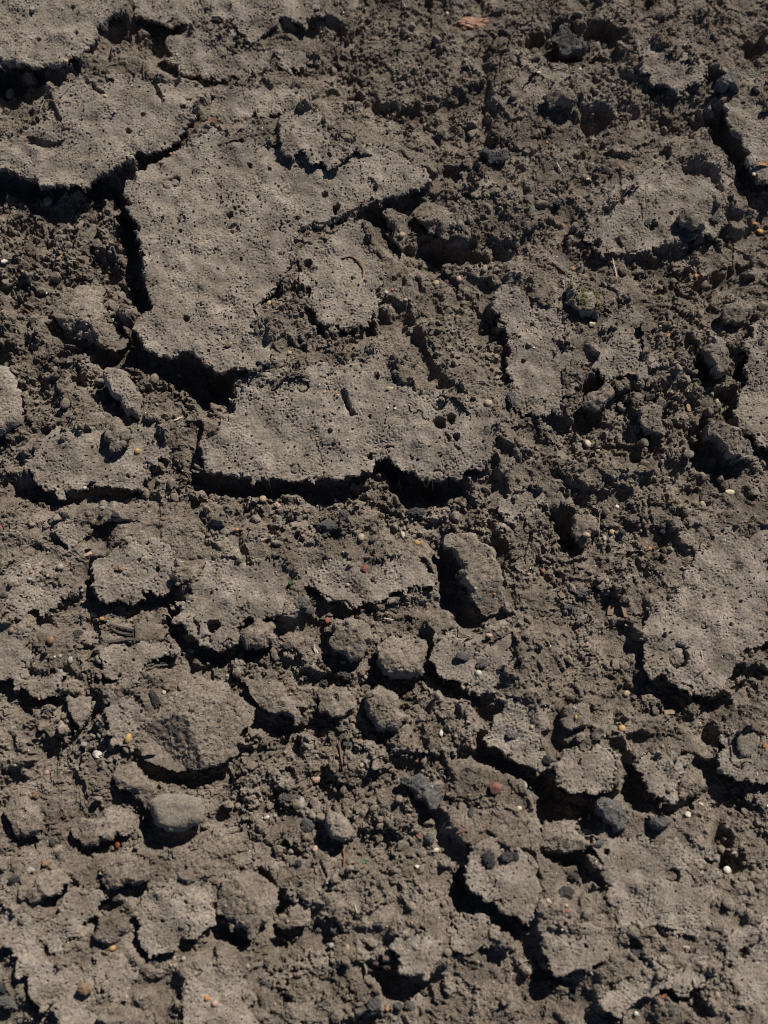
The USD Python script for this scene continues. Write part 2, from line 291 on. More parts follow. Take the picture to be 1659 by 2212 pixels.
MOUNDS = [
 (4.5, 6, 0.15, '1545,1905 1600,1900 1700,1880 1700,2010 1600,2005 1550,2020'),
 (7.5, 5, 0.6, '575,640 625,600 655,620 660,690 720,735 800,715 850,750 760,775 700,795 600,808 585,760 570,700'),
 (5.5, 5, 0.22, '1215,605 1300,640 1395,700 1435,800 1340,835 1262,830 1240,780 1225,690'),
 (5, 6, 0.12, '1315,1800 1440,1805 1530,1850 1560,1960 1545,2040 1480,2085 1350,2075 1300,1950'),
 (4, 6, 0.22, '1480,2060 1700,2000 1700,2260 1400,2260 1420,2150'),
 (4.5, 5, 0.25, '1090,95 1190,150 1260,330 1190,480 1110,470 1060,330'),
 (4, 6, 0.35, '960,1640 1060,1655 1150,1680 1165,1740 1160,1800 1100,1830 1030,1830 1000,1790 975,1720'),
 (5, 6, 0.30, '1380,1930 1450,1885 1500,1895 1545,1930 1555,1970 1535,2005 1500,2025 1440,2000 1400,1980'),
 (4, 5, 0.30, '1500,1120 1700,1080 1700,1260 1560,1260 1490,1240'),
 (4, 6, 0.40, '1050,110 1180,130 1200,300 1150,380 1080,380 1060,250'),
 (4, 6, 0.35, '1270,420 1330,400 1440,400 1550,400 1560,460 1450,540 1330,560 1260,500'),
 (3.5, 6, 0.35, '700,60 760,90 850,60 980,80 1050,180 900,240 800,230 720,140'),
 (3.5, 6, 0.45, '1220,120 1320,150 1330,240 1240,250 1170,180'),
 (4, 6, 0.45, '950,390 1090,400 1180,470 1100,560 950,520 930,430'),
 (3.5, 6, 0.45, '880,700 960,690 1060,760 1080,860 1020,830 960,780'),
 (3.5, 6, 0.45, '1250,700 1400,700 1430,820 1330,840 1260,820'),
 (4, 6, 0.45, '560,1870 700,1840 820,1880 830,1960 740,2000 620,1940'),
 (4, 5, 0.5, '940,1510 1040,1510 1030,1620 930,1640 900,1570'),
 (3, 5, 0.4, '1050,1110 1170,1080 1180,1180 1130,1330 1090,1280 1090,1180'),
 (3, 6, 0.45, '-20,1130 60,1110 170,1120 190,1180 150,1280 -20,1320'),
 (3, 6, 0.45, '1560,2060 1700,2000 1700,2230 1560,2200'),
 (3, 6, 0.45, '-20,1520 60,1560 70,1650 -20,1690'),
 (3, 6, 0.5, '640,2080 760,2060 800,2160 720,2230 600,2220'),
 (4, 5, 0.35, '1330,2040 1470,2040 1480,2150 1380,2160'),
 (4, 5, 0.4, '1160,1370 1290,1400 1350,1480 1260,1560 1170,1500'),
 (3.5, 5, 0.5, '1160,980 1290,1000 1420,1020 1360,1060 1240,1050'),
 (3, 6, 0.4, '1400,20 1560,30 1560,100 1440,130 1380,90'),
 (3, 6, 0.45, '300,1120 360,1100 470,1100 560,1130 470,1180 380,1150'),
]
# deep places in the ground: depth, softness, outline
TROUGHS = [
 (7, 5, '-20,120 110,150 100,190 50,200 -20,200'),
 (7, 5, '-20,365 60,390 150,405 235,385 255,400 235,430 150,420 60,430 -20,405'),
 (7, 4, '240,400 275,400 290,470 305,540 312,610 325,665 300,672 285,600 270,510 250,440'),
 (8, 6, '225,785 260,745 290,715 310,765 360,782 425,772 450,810 500,815 495,870 440,885 410,830 330,805 280,790'),
 (7, 6, '410,1010 440,1030 560,1040 660,1050 760,1045 780,1075 660,1080 560,1070 470,1065 420,1050'),
 (8, 6, '835,990 870,1025 920,1045 1000,1040 990,1065 950,1085 890,1090 850,1050'),
 (8, 6, '930,1170 965,1190 990,1240 1000,1290 1040,1335 1100,1335 1010,1365 975,1320 945,1260 950,1220'),
 (8, 5, '1203,1112 1235,1110 1250,1160 1245,1195 1215,1180'),
 (7, 5, '375,1370 430,1400 500,1405 560,1400 540,1420 450,1425 390,1400'),
 (5, 4, '355,1380 372,1310 380,1270 385,1330'),
 (8, 5, '1140,1690 1180,1670 1200,1705 1250,1730 1295,1740 1290,1790 1230,1770 1180,1800 1160,1740'),
 (8, 5, '975,1950 1000,1880 1008,1925 1060,1955 1110,2005 1120,2030 1060,1990 1010,1970'),
 (9, 5, '800,2080 850,2090 880,2120 940,2110 920,2150 870,2165 820,2140'),
 (5, 5, '1480,1730 1560,1705 1620,1715 1630,1735 1570,1760 1510,1760'),
 (8, 5, '1532,1770 1560,1770 1575,1840 1610,1880 1580,1905 1545,1890 1530,1830'),
 (7, 5, '1115,100 1165,85 1200,55 1250,70 1300,60 1335,75 1345,110 1290,120 1255,135 1215,145 1180,130'),
 (7, 5, '1255,245 1290,238 1320,250 1310,275 1275,295 1262,275'),
 (7, 5, '1538,240 1566,250 1600,330 1640,410 1610,400 1570,350 1540,310'),
 (6, 4, '1500,770 1520,760 1540,800 1570,825 1540,835 1505,820'),
 (6, 4, '1600,720 1612,715 1615,780 1605,825 1585,825 1598,770'),
 (6, 4, '1563,850 1583,850 1585,905 1566,910'),
 (7, 5, '1235,880 1245,850 1275,825 1310,815 1290,850 1262,880 1290,900 1265,935 1240,925'),
 (6, 5, '1490,945 1520,950 1540,1000 1600,1005 1560,1030 1500,1000'),
 (4.5, 5, '790,450 830,450 850,520 880,540 960,530 990,560 940,590 900,580 850,555 820,540 800,500'),
 (6, 5, '910,520 960,540 1050,520 1110,560 1070,575 1000,570 930,550'),
 (6, 5, '110,710 150,740 220,755 260,765 200,755 130,740'),
 (5, 5, '20,1040 70,1045 120,1075 200,1075 300,1072 200,1085 100,1085 40,1070'),
 (4, 5, '1370,1460 1392,1465 1440,1480 1480,1510 1460,1545 1410,1500 1380,1490'),
 (6, 5, '1430,1690 1450,1745 1480,1735 1490,1745 1440,1760 1410,1740'),
 (6, 4, '1030,1590 1050,1625 1100,1640 1160,1690 1130,1690 1080,1650 1040,1640'),
 (5, 4, '930,1450 990,1495 1050,1515 1050,1560 1035,1570 1020,1515 960,1480'),
 (6, 5, '290,1645 340,1670 420,1680 500,1660 480,1690 400,1700 320,1680'),
 (6, 5, '300,1750 325,1745 340,1800 400,1815 450,1795 470,1745 480,1775 440,1810 380,1830 320,1810'),
 (5, 4, '465,1990 500,2010 540,2035 520,2040 480,2010'),
 (6, 4, '1150,1845 1180,1840 1240,1850 1260,1870 1210,1860'),
 (6, 4, '1155,2070 1180,2100 1235,2120 1200,2125 1165,2110'),
 (6, 4, '1410,2135 1500,2130 1540,2200 1500,2190 1460,2160'),
 (5, 4, '740,750 780,740 800,700 815,715 780,770'),
 (5, 4, '440,800 480,815 470,850'),
 (2.5, 5, '1460,1540 1530,1560 1550,1660 1530,1680 1510,1650 1500,1600'),
 (5, 5, '1290,1595 1340,1600 1370,1660 1400,1740 1350,1720 1340,1650'),
 (5, 4, '1600,100 1625,85 1650,100 1640,120 1610,125'),
 (6, 4, '1505,620 1560,590 1620,570 1560,615 1520,640'),
 (5, 4, '540,1560 620,1560 700,1560 690,1580 600,1585'),
 (5, 4, '750,1550 790,1580 830,1600 800,1610 760,1590'),
 (4, 4, '620,1450 760,1465 830,1485 740,1490 650,1480'),
 (5, 4, '600,1365 660,1330 700,1350 700,1390 640,1380'),
 (4, 4, '190,1340 215,1350 215,1380 200,1400'),
 (5, 4, '185,1220 195,1270 205,1300 190,1290 180,1250'),
]
# cut into any surface: depth, softness, outline
PITS = [
 (5.5, 1.6, '850,690 875,677 893,682 910,725 940,785 985,830 960,842 915,838 890,800 862,788 880,760 850,735'),
 (3.5, 1.2, '735,845 742,838 752,852 762,882 768,896 752,898 742,872'),
 (4.0, 1.5, '1472,362 1500,348 1540,352 1558,385 1562,415 1545,405 1535,385 1510,388 1485,385'),
 (3.5, 1.2, '1342,290 1365,250 1402,228 1397,247 1368,272 1350,292'),
 (3.5, 1.3, '88,238 107,200 125,240 133,258 108,258'),
 (2.5, 1.0, '186,176 200,175 212,188 226,200 212,206 194,203'),
 (2.5, 0.9, '325,178 335,176 352,205 352,220 345,222 338,205'),
 (2.5, 1.0, '302,128 312,120 320,138 308,140'),
 (3.5, 1.4, '213,60 235,35 262,22 262,35 240,62 220,66'),
 (3.0, 1.5, '235,75 270,68 285,82 282,100 262,104 245,95'),
 (2.5, 1.2, '50,305 70,295 110,305 140,300 120,330 90,340 82,318'),
 (3.0, 1.2, '487,1158 503,1148 520,1160 540,1200 548,1220 530,1225 510,1195'),
 (2.5, 1.0, '1412,2000 1422,1998 1446,2025 1440,2038 1420,2022'),
 (3.0, 1.3, '1055,108 1080,65 1105,70 1095,105 1060,115'),
 (2.5, 1.0, '860,222 868,205 905,190 900,205 880,225'),
 (2.5, 1.0, '1130,625 1140,618 1158,630 1150,665 1142,650'),
 (2.0, 1.0, '760,240 790,230 800,235 780,252 765,250'),
 (2.5, 1.0, '960,930 972,938 985,960 995,970 980,965 966,950'),
 (2.0, 0.9, '740,215 770,205 790,215 765,225'),
 (2.5, 1.0, '848,815 868,816 860,835 845,828'),
 (2.5, 1.0, '580,270 600,250 605,300 596,330 585,300'),
 (2.0, 1.0, '650,1135 655,1120 668,1130 660,1150'),
 (3.0, 1.2, '1350,850 1362,840 1335,865 1325,872 1330,855'),
 (2.5, 1.0, '1160,1325 1180,1335 1210,1350 1240,1345 1225,1360 1180,1345'),
 (3.0, 1.2, '415,1335 430,1345 432,1370 420,1372'),
 (3.0, 1.2, '1440,1560 1462,1540 1478,1545 1470,1560 1450,1570'),
]
CRACKS = [
 (4, 2.5, '601,466 604,485 617,507'), (4.5, 2.5, '645,500 655,490 713,480 753,462 806,430'), (9, 4.5, '976,620 993,656 1033,676 1050,700 1073,713 1100,722'),
 (3.5, 2.0, '1062,150 1068,180 1078,205 1082,235'), (13, 3.5, '787,-10 783,33 766,67 746,88'), (7, 2.5, '740,128 775,132 830,125'), (5, 2.0, '946,243 980,240 1020,248'),
 (11, 3.5, '1320,85 1335,140 1345,195'), (4, 2.0, '633,553 628,580 618,602'), (3.5, 2.0, '550,662 570,645 596,625 636,628'), (6, 3.0, '457,43 478,42 501,44 514,68 530,94'),
 (7, 3.0, '375,45 350,62 322,55 290,42'), (5, 2.0, '545,655 556,690'), (4, 2, '133,255 140,280 143,300'),
 (4, 2.5, '1090,1955 1063,1940 1067,1900'), (4, 2, '645,1262 690,1285 735,1302 780,1312 830,1300'), (5, 2.5, '1015,1370 1000,1400'),
 (6, 3, '1600,930 1636,960 1660,985'), (5, 2.5, '1476,1475 1500,1510 1530,1540'), (4, 2, '1560,1560 1575,1590 1578,1640 1600,1655 1625,1650'),
 (5, 2.5, '160,1060 300,1066'), (4, 2, '1545,2120 1480,2140 1420,2150 1360,2200'), (3.5, 2, '1490,1850 1510,1880 1530,1910'),
 (4, 2, '405,2060 410,2035 405,2000'), (3, 1.8, '1540,1895 1550,1940 1540,1980 1525,2010'), (4, 2, '1400,2020 1430,2090 1440,2120'), (4, 2, '980,1860 985,1920 970,2000'),
 (3.5, 2, '880,860 895,890 930,905'), (3.5, 1.8, '180,1160 240,1165'), (3.5, 2, '170,605 200,600 225,610'), (3, 2, '360,830 372,850'),
 (4, 2.2, '440,1580 470,1610 500,1600'), (3, 1.6, '400,1520 410,1560 402,1600 420,1620'), (3, 1.6, '355,1570 400,1600 440,1640'), (4, 2, '1000,520 1040,500 1080,520 1110,560'),
 (4, 2.2, '820,440 830,470 850,490'), (5, 2.5, '890,440 900,470 885,500'), (3.5, 2, '1230,620 1260,600 1300,640'), (3.5, 2, '1440,100 1470,110 1520,120'),
 (3.5, 2, '1180,30 1200,60'), (4, 2, '1560,500 1590,540 1570,600'), (3.5, 2, '1420,640 1450,680 1500,690'), (4, 2, '1130,1100 1140,1160 1130,1230'), (3.5, 2, '1090,1340 1110,1390 1100,1440'),
 (4, 2, '930,1640 960,1690 975,1750'), (3, 1.6, '1040,1690 1070,1740 1060,1780'), (3.5, 2, '640,1890 690,1930 700,1960'), (3.5, 2, '850,1900 870,1950 860,2010'),
]
# x,y,radius,kind: 0 hole, 1 ring, 2 shallow ring
HOLES = ('448,25,10,1 462,93,7,1 483,125,6,1 507,100,9,0 405,218,10,1 395,230,8,0 143,225,8,1 308,247,6,0 235,258,6,1 305,287,9,1 277,283,8,0 505,493,12,1 497,462,8,0 523,458,7,1 507,450,5,0 392,472,11,1 467,543,9,1 540,358,6,0 477,427,4,0 385,523,5,0 362,397,16,2 378,392,13,1 '
 '798,393,10,1 810,405,8,0 836,288,4,0 724,300,5,0 711,332,5,0 701,420,9,0 725,450,11,0 581,363,6,0 760,103,8,1 803,62,4,0 333,610,8,1 402,688,8,0 542,723,7,1 258,828,4,0 82,1015,6,1 275,1028,5,0 313,1006,9,1 500,938,6,1 190,930,7,0 '
 '665,568,11,0 948,868,19,1 950,913,15,0 975,903,11,0 986,941,9,0 890,990,4,0 813,813,8,0 653,830,18,1 1053,617,10,0 946,1026,15,2 636,1013,13,2 843,970,10,1 1289,525,12,0 1409,485,12,0 1216,480,7,0 1344,430,8,0 1183,285,10,0 1153,295,6,0 '
 '1466,1418,26,1 1521,1353,7,1 1436,1373,6,0 1496,1433,5,1 47,1436,8,1 53,1456,16,2 287,1426,4,0 268,1406,4,0 458,1353,17,0 445,1381,11,1 263,1288,4,0 911,2014,10,0 600,2046,19,0 865,1862,5,0 586,2085,24,2 1266,2044,5,0 1373,2046,17,0 1453,1892,17,1 1606,2059,12,0 1236,2152,14,0 '
 '20,170,7,0 165,70,6,0 80,80,6,0 60,300,8,0 590,30,5,0 668,44,7,0 650,150,7,0 640,200,5,0 663,42,5,0 725,460,6,0 520,560,5,0 640,470,4,0 470,580,4,0 350,470,5,0 430,390,3,0 560,430,3,0 600,400,4,0 415,1000,5,0 620,900,4,0 700,900,3,0 560,960,4,0 720,960,5,0 800,900,5,0 '
 '1245,1030,6,0 1110,1230,5,0 1520,1290,5,0 1580,1350,5,0 1600,1300,4,0 1250,1650,4,0 1290,1660,3,0 1230,2040,4,0 400,1950,5,0 350,1990,5,0 110,1450,5,0 300,1210,5,0 340,1230,6,0 620,660,4,0 760,600,5,0 740,560,4,0 1150,700,5,0 1180,650,4,0 1130,780,5,0 1400,430,5,0 1320,450,5,0 1450,460,6,0')
# name | short | label | category | group | material | height mm | dome (share of half-width) | wrinkle | outline
G1, G2 = 'loose clods of earth', 'dark cinders and charcoal on the soil'
CLODS = [
 ('dirt_clod', 'square left clod', 'large squarish rough clod in the gap left of the great upper plate', 'dirt clod', G1, 'clod_earth', 9, 0.55, 0.55, '113,680 137,623 180,608 223,613 228,663 230,686 253,713 277,726 267,750 247,756 213,745 173,728 143,715 122,700'),
 ('dirt_clod', 'smooth tilted clod', 'smooth tilted flat clod like a toe, standing above the pointed left plate', 'dirt clod', G1, 'dry_crust', 9, 0.35, 0.22, '222,806 253,790 277,810 293,826 310,863 310,893 293,906 277,896 253,866 227,836'),
 ('dirt_clod', 'small round left clod', 'small rounded rough clod sitting on the pointed left plate', 'dirt clod', G1, 'clod_earth', 8, 0.8, 0.5, '223,913 247,896 267,910 280,936 277,956 260,976 240,976 223,953'),
 ('dirt_clod', 'left edge clod', 'greyish clod cut off by the left edge beside the pointed left plate', 'dirt clod', G1, 'dry_crust', 8, 0.45, 0.3, '-30,785 20,793 43,840 57,886 50,913 27,930 0,946 -30,946'),
 ('dirt_clod', 'elongated clod', 'elongated rough clod leaning beside the long black gap, below the notched plate', 'dirt clod', G1, 'clod_earth', 13, 0.65, 0.45, '950,1169 963,1153 1020,1150 1046,1176 1073,1193 1083,1230 1086,1266 1095,1290 1086,1320 1053,1330 1030,1313 1016,1283 990,1253 996,1226 973,1190'),
 ('dirt_clod', 'great lower left clod', 'largest wrinkled rounded clod in the lower left', 'dirt clod', G1, 'clod_earth', 13, 0.6, 0.75, '295,1640 307,1583 333,1536 360,1500 393,1480 430,1460 483,1470 500,1493 520,1506 550,1530 545,1560 515,1590 512,1630 480,1655 420,1660 380,1668 340,1655'),
 ('smooth_stone', 'smooth grey stone', 'smooth sandy grey beach stone sitting in a dark hollow, lower left', 'stone', None, 'grey_sandstone', 9.5, 0.55, 0.12, '320,1732 350,1712 393,1712 433,1722 447,1745 437,1775 400,1799 360,1799 333,1782'),
 ('dirt_clod', 'crackled bottom clod', 'crackled roundish clod right of the smooth lower left plate', 'dirt clod', G1, 'clod_earth', 10, 0.6, 0.7, '465,1930 480,1900 520,1885 570,1890 600,1920 605,1960 580,1990 545,2025 520,2015 490,1990 468,1975'),
 ('dirt_clod', 'ball shaped clod', 'ball shaped crumbly clod in the middle, left of a pair', 'dirt clod', G1, 'clod_earth', 11, 0.85, 0.5, '720,1352 748,1334 782,1338 803,1360 806,1395 790,1420 760,1428 728,1410 712,1382'),
 ('dirt_clod', 'dusty twin clod', 'dusty lumpy clod with a shaded lower side, right of the ball shaped clod', 'dirt clod', G1, 'clod_earth', 12, 0.8, 0.5, '808,1398 836,1376 886,1370 923,1383 926,1416 916,1456 886,1466 853,1470 830,1460 813,1432'),
 ('dirt_clod', 'nodule by the grey plate', 'rounded nodule tucked against the right side of the lobed grey plate', 'dirt clod', G1, 'clod_earth', 9, 0.8, 0.4, '516,1370 530,1350 560,1340 590,1345 598,1375 580,1395 550,1405 525,1395'),
 ('dirt_clod', 'long middle clod', 'long sloping clod right of the largest wrinkled clod', 'dirt clod', G1, 'clod_earth', 8, 0.6, 0.45, '525,1470 560,1460 610,1475 625,1500 640,1530 660,1553 640,1560 600,1540 570,1530 545,1505'),
 ('dirt_clod', 'flat topped clod', 'flat topped clod with a black shadow on its left, below the twin clods', 'dirt clod', G1, 'clod_earth', 9, 0.45, 0.3, '780,1516 806,1486 820,1480 860,1500 868,1533 885,1550 855,1578 836,1586 813,1576 796,1546'),
 ('dirt_clod', 'low brown clod', 'low brown clod between the long middle clod and the flat topped one', 'dirt clod', G1, 'clod_earth', 6, 0.6, 0.45, '680,1493 720,1486 770,1490 775,1520 750,1545 720,1550 690,1540'),
 ('dirt_clod', 'craggy right clod', 'craggy broken clod with a big black shadow to its left, near the right edge', 'dirt clod', G1, 'clod_earth', 14, 0.7, 0.75, '1503,926 1536,910 1580,920 1606,940 1626,970 1622,990 1600,996 1573,990 1566,960 1530,945'),
 ('dirt_clod', 'crumbly right clod', 'crumbly clod with two lobes right of the long right plate', 'dirt clod', G1, 'clod_earth', 8, 0.7, 0.55, '1373,883 1400,870 1430,880 1430,936 1416,943 1386,930'),
 ('dirt_clod', 'upright right clod', 'upright clod between two black slots near the right edge', 'dirt clod', G1, 'clod_earth', 10, 0.7, 0.5, '1513,753 1546,726 1573,740 1576,780 1570,810 1550,813 1530,780'),
 ('dirt_clod', 'grey knob clod', 'grey knob of earth at the right, above the upright clod', 'dirt clod', G1, 'clod_earth', 8, 0.7, 0.4, '1563,660 1590,640 1616,650 1623,680 1600,700 1566,700'),
 ('dirt_clod', 'knuckle clod', 'knuckle shaped clod in the upper right, beside a blue grey cinder', 'dirt clod', G1, 'clod_earth', 7, 0.7, 0.4, '1456,467 1480,450 1520,460 1523,490 1500,495 1470,493'),
 ('dirt_clod', 'pale oval clod', 'pale oval clod lying alone in the upper right', 'dirt clod', G1, 'clod_earth', 7, 0.8, 0.4, '1170,207 1206,187 1240,200 1253,217 1220,230 1190,227'),
 ('mossy_clod', 'mossy clod', 'clod capped with yellow green moss on the long right plate', 'mossy clod', None, 'clod_earth', 7, 0.7, 0.5, '1220,653 1222,620 1240,610 1293,636 1303,676 1290,690 1262,686'),
 ('dirt_clod', 'bridge clod', 'clod bridging a black pit at the right end of the long right plate', 'dirt clod', G1, 'clod_earth', 7, 0.7, 0.45, '1256,868 1280,846 1313,833 1330,836 1323,863 1293,886 1270,890'),
 ('dirt_clod', 'wrinkled layered clod', 'wrinkled layered clod low on the left, under the red brown seed', 'dirt clod', G1, 'clod_earth', 7, 0.5, 0.8, '210,1872 233,1852 283,1846 320,1859 327,1906 300,1916 267,1912 247,1926 217,1906'),
 ('dirt_clod', 'seed bearing clod', 'broad lumpy clod low on the left with the red brown seed on it', 'dirt clod', G1, 'clod_earth', 8, 0.6, 0.5, '147,1792 160,1769 207,1766 233,1742 283,1746 297,1769 283,1802 253,1802 217,1826 197,1836 167,1826'),
 ('dirt_clod', 'far left brown clod', 'brownish creased clod near the left edge, level with the smooth grey stone', 'dirt clod', G1, 'clod_earth', 8, 0.6, 0.6, '5,1742 33,1716 63,1726 90,1752 97,1786 83,1806 53,1812 20,1799'),
 ('dirt_clod', 'clod above the stone', 'rough clod just up and left of the smooth grey stone', 'dirt clod', G1, 'clod_earth', 8, 0.6, 0.5, '240,1686 250,1650 290,1652 315,1675 330,1700 330,1720 313,1746 293,1726 267,1706'),
 ('dirt_clod', 'lower left cob', 'cob of earth near the left edge, above the bottom left ridge', 'dirt clod', G1, 'clod_earth', 8, 0.6, 0.45, '53,1926 67,1906 93,1886 133,1872 157,1902 133,1929 100,1936 93,1952 63,1956'),
 ('dirt_clod', 'dark wedge clod', 'dark wedge shaped clod between the lower left flake and the smooth lower left plate', 'dirt clod', G1, 'crumbly_soil', 6, 0.4, 0.3, '200,2036 213,1986 247,1972 273,1992 277,2012 240,2036'),
 ('dirt_clod', 'small squarish clod', 'small squarish clod left of the amber pebble plate', 'dirt clod', G1, 'clod_earth', 7, 0.5, 0.4, '140,1513 160,1503 197,1506 197,1556 173,1576 157,1549'),
 ('dirt_clod', 'egg shaped clod', 'egg shaped grey clod right of the smooth grey stone, in the crumbly hollow', 'dirt clod', G1, 'clod_earth', 8, 0.7, 0.3, '703,1770 720,1742 745,1759 762,1786 750,1812 730,1822 710,1806'),
 ('dirt_clod', 'scalloped right clod', 'scalloped clod between the cleft lower plate and the black cinders', 'dirt clod', G1, 'clod_earth', 8, 0.55, 0.45, '1168,1800 1180,1780 1220,1770 1250,1795 1270,1820 1265,1840 1240,1838 1210,1845 1180,1835'),
 ('dirt_clod', 'torn lower clod', 'torn clod with shadow beneath, near the bottom left of centre', 'dirt clod', G1, 'clod_earth', 6, 0.55, 0.5, '596,2002 613,1952 653,1926 676,1952 670,1992 630,2009'),
 ('dirt_clod', 'block below notch', 'small block of earth below the notched central plate, left of it', 'dirt clod', G1, 'clod_earth', 6, 0.5, 0.5, '195,1130 205,1095 250,1085 305,1092 310,1115 280,1130 240,1128'),
 ('dirt_clod', 'lobe below forked plate', 'crumbly lobe of earth right of the forked plate', 'dirt clod', G1, 'clod_earth', 7, 0.6, 0.5, '1205,1545 1225,1522 1262,1522 1285,1545 1275,1572 1240,1575 1215,1568'),
 ('dirt_clod', 'twin nodule', 'small nodule right of the crumbly lobe, beside an orange pebble', 'dirt clod', G1, 'clod_earth', 6, 0.6, 0.4, '1270,1565 1290,1550 1312,1568 1308,1595 1285,1595'),
 ('dirt_clod', 'brow clod', 'brow of earth over a black slot in the upper right', 'dirt clod', G1, 'clod_earth', 7, 0.6, 0.5, '890,450 920,435 960,440 1010,470 1030,500 1010,520 960,515 930,500 905,480'),
 ('dirt_clod', 'pinched clod', 'pinched clod with a pale pebble on it, between two black shadows', 'dirt clod', G1, 'clod_earth', 8, 0.6, 0.4, '830,455 850,445 875,470 880,515 868,545 845,520 835,490'),
 ('dirt_clod', 'brick shaped clod', 'brick shaped clod beside a black pit, right of centre', 'dirt clod', G1, 'clod_earth', 8, 0.6, 0.45, '1232,1115 1260,1105 1290,1125 1288,1160 1262,1185 1245,1165'),
 ('smooth_stone', 'flat edge stone', 'flat smooth grey stone set in the mud at the right edge', 'stone', None, 'grey_sandstone', 2.6, 0.3, 0.10, '1590,1590 1612,1578 1635,1582 1640,1610 1620,1636 1600,1636 1592,1620'),
 ('cinder_lump', 'great blue grey cinder', 'largest blue grey cinder in a black hollow in the upper right', 'cinder', G2, 'cinder', 12, 0.7, 0.5, '1198,75 1215,58 1232,70 1248,88 1268,100 1255,122 1230,128 1208,108'),
 ('cinder_lump', 'scalloped edge cinder', 'flat blue grey cinder with a scalloped lower edge near the right edge', 'cinder', G2, 'cinder', 7, 0.45, 0.3, '1543,182 1558,166 1588,162 1600,180 1590,198 1575,196 1560,201'),
 ('cinder_lump', 'porous cinder', 'porous oval grey cinder below the notched central plate', 'cinder', G2, 'cinder', 5, 0.7, 0.5, '681,1136 700,1126 733,1133 729,1152 702,1158 685,1150'),
 ('cinder_lump', 'speckled grey cinder', 'speckled grey angular cinder below the flat topped clod', 'cinder', G2, 'cinder', 9, 0.6, 0.45, '868,1682 905,1678 945,1690 953,1730 945,1752 920,1742 895,1722 880,1702'),
 ('cinder_lump', 'embedded cinder', 'grey cinder lump embedded in soil at upper centre right', 'cinder', G2, 'cinder', 6, 0.7, 0.5, '1035,328 1060,320 1095,328 1090,348 1060,354 1042,345'),
 ('cinder_lump', 'trench cinder', 'crusty dark cinder lying in the deep black trench at lower right', 'cinder', G2, 'cinder', 10, 0.7, 0.6, '1285,1728 1310,1715 1335,1735 1352,1765 1356,1795 1330,1802 1308,1785 1290,1760'),
 ('cinder_lump', 'grey cinder by trench', 'blue grey cinder right of the deep black trench', 'cinder', G2, 'cinder', 7, 0.7, 0.5, '1395,1775 1420,1765 1450,1768 1455,1785 1430,1798 1402,1795'),
]
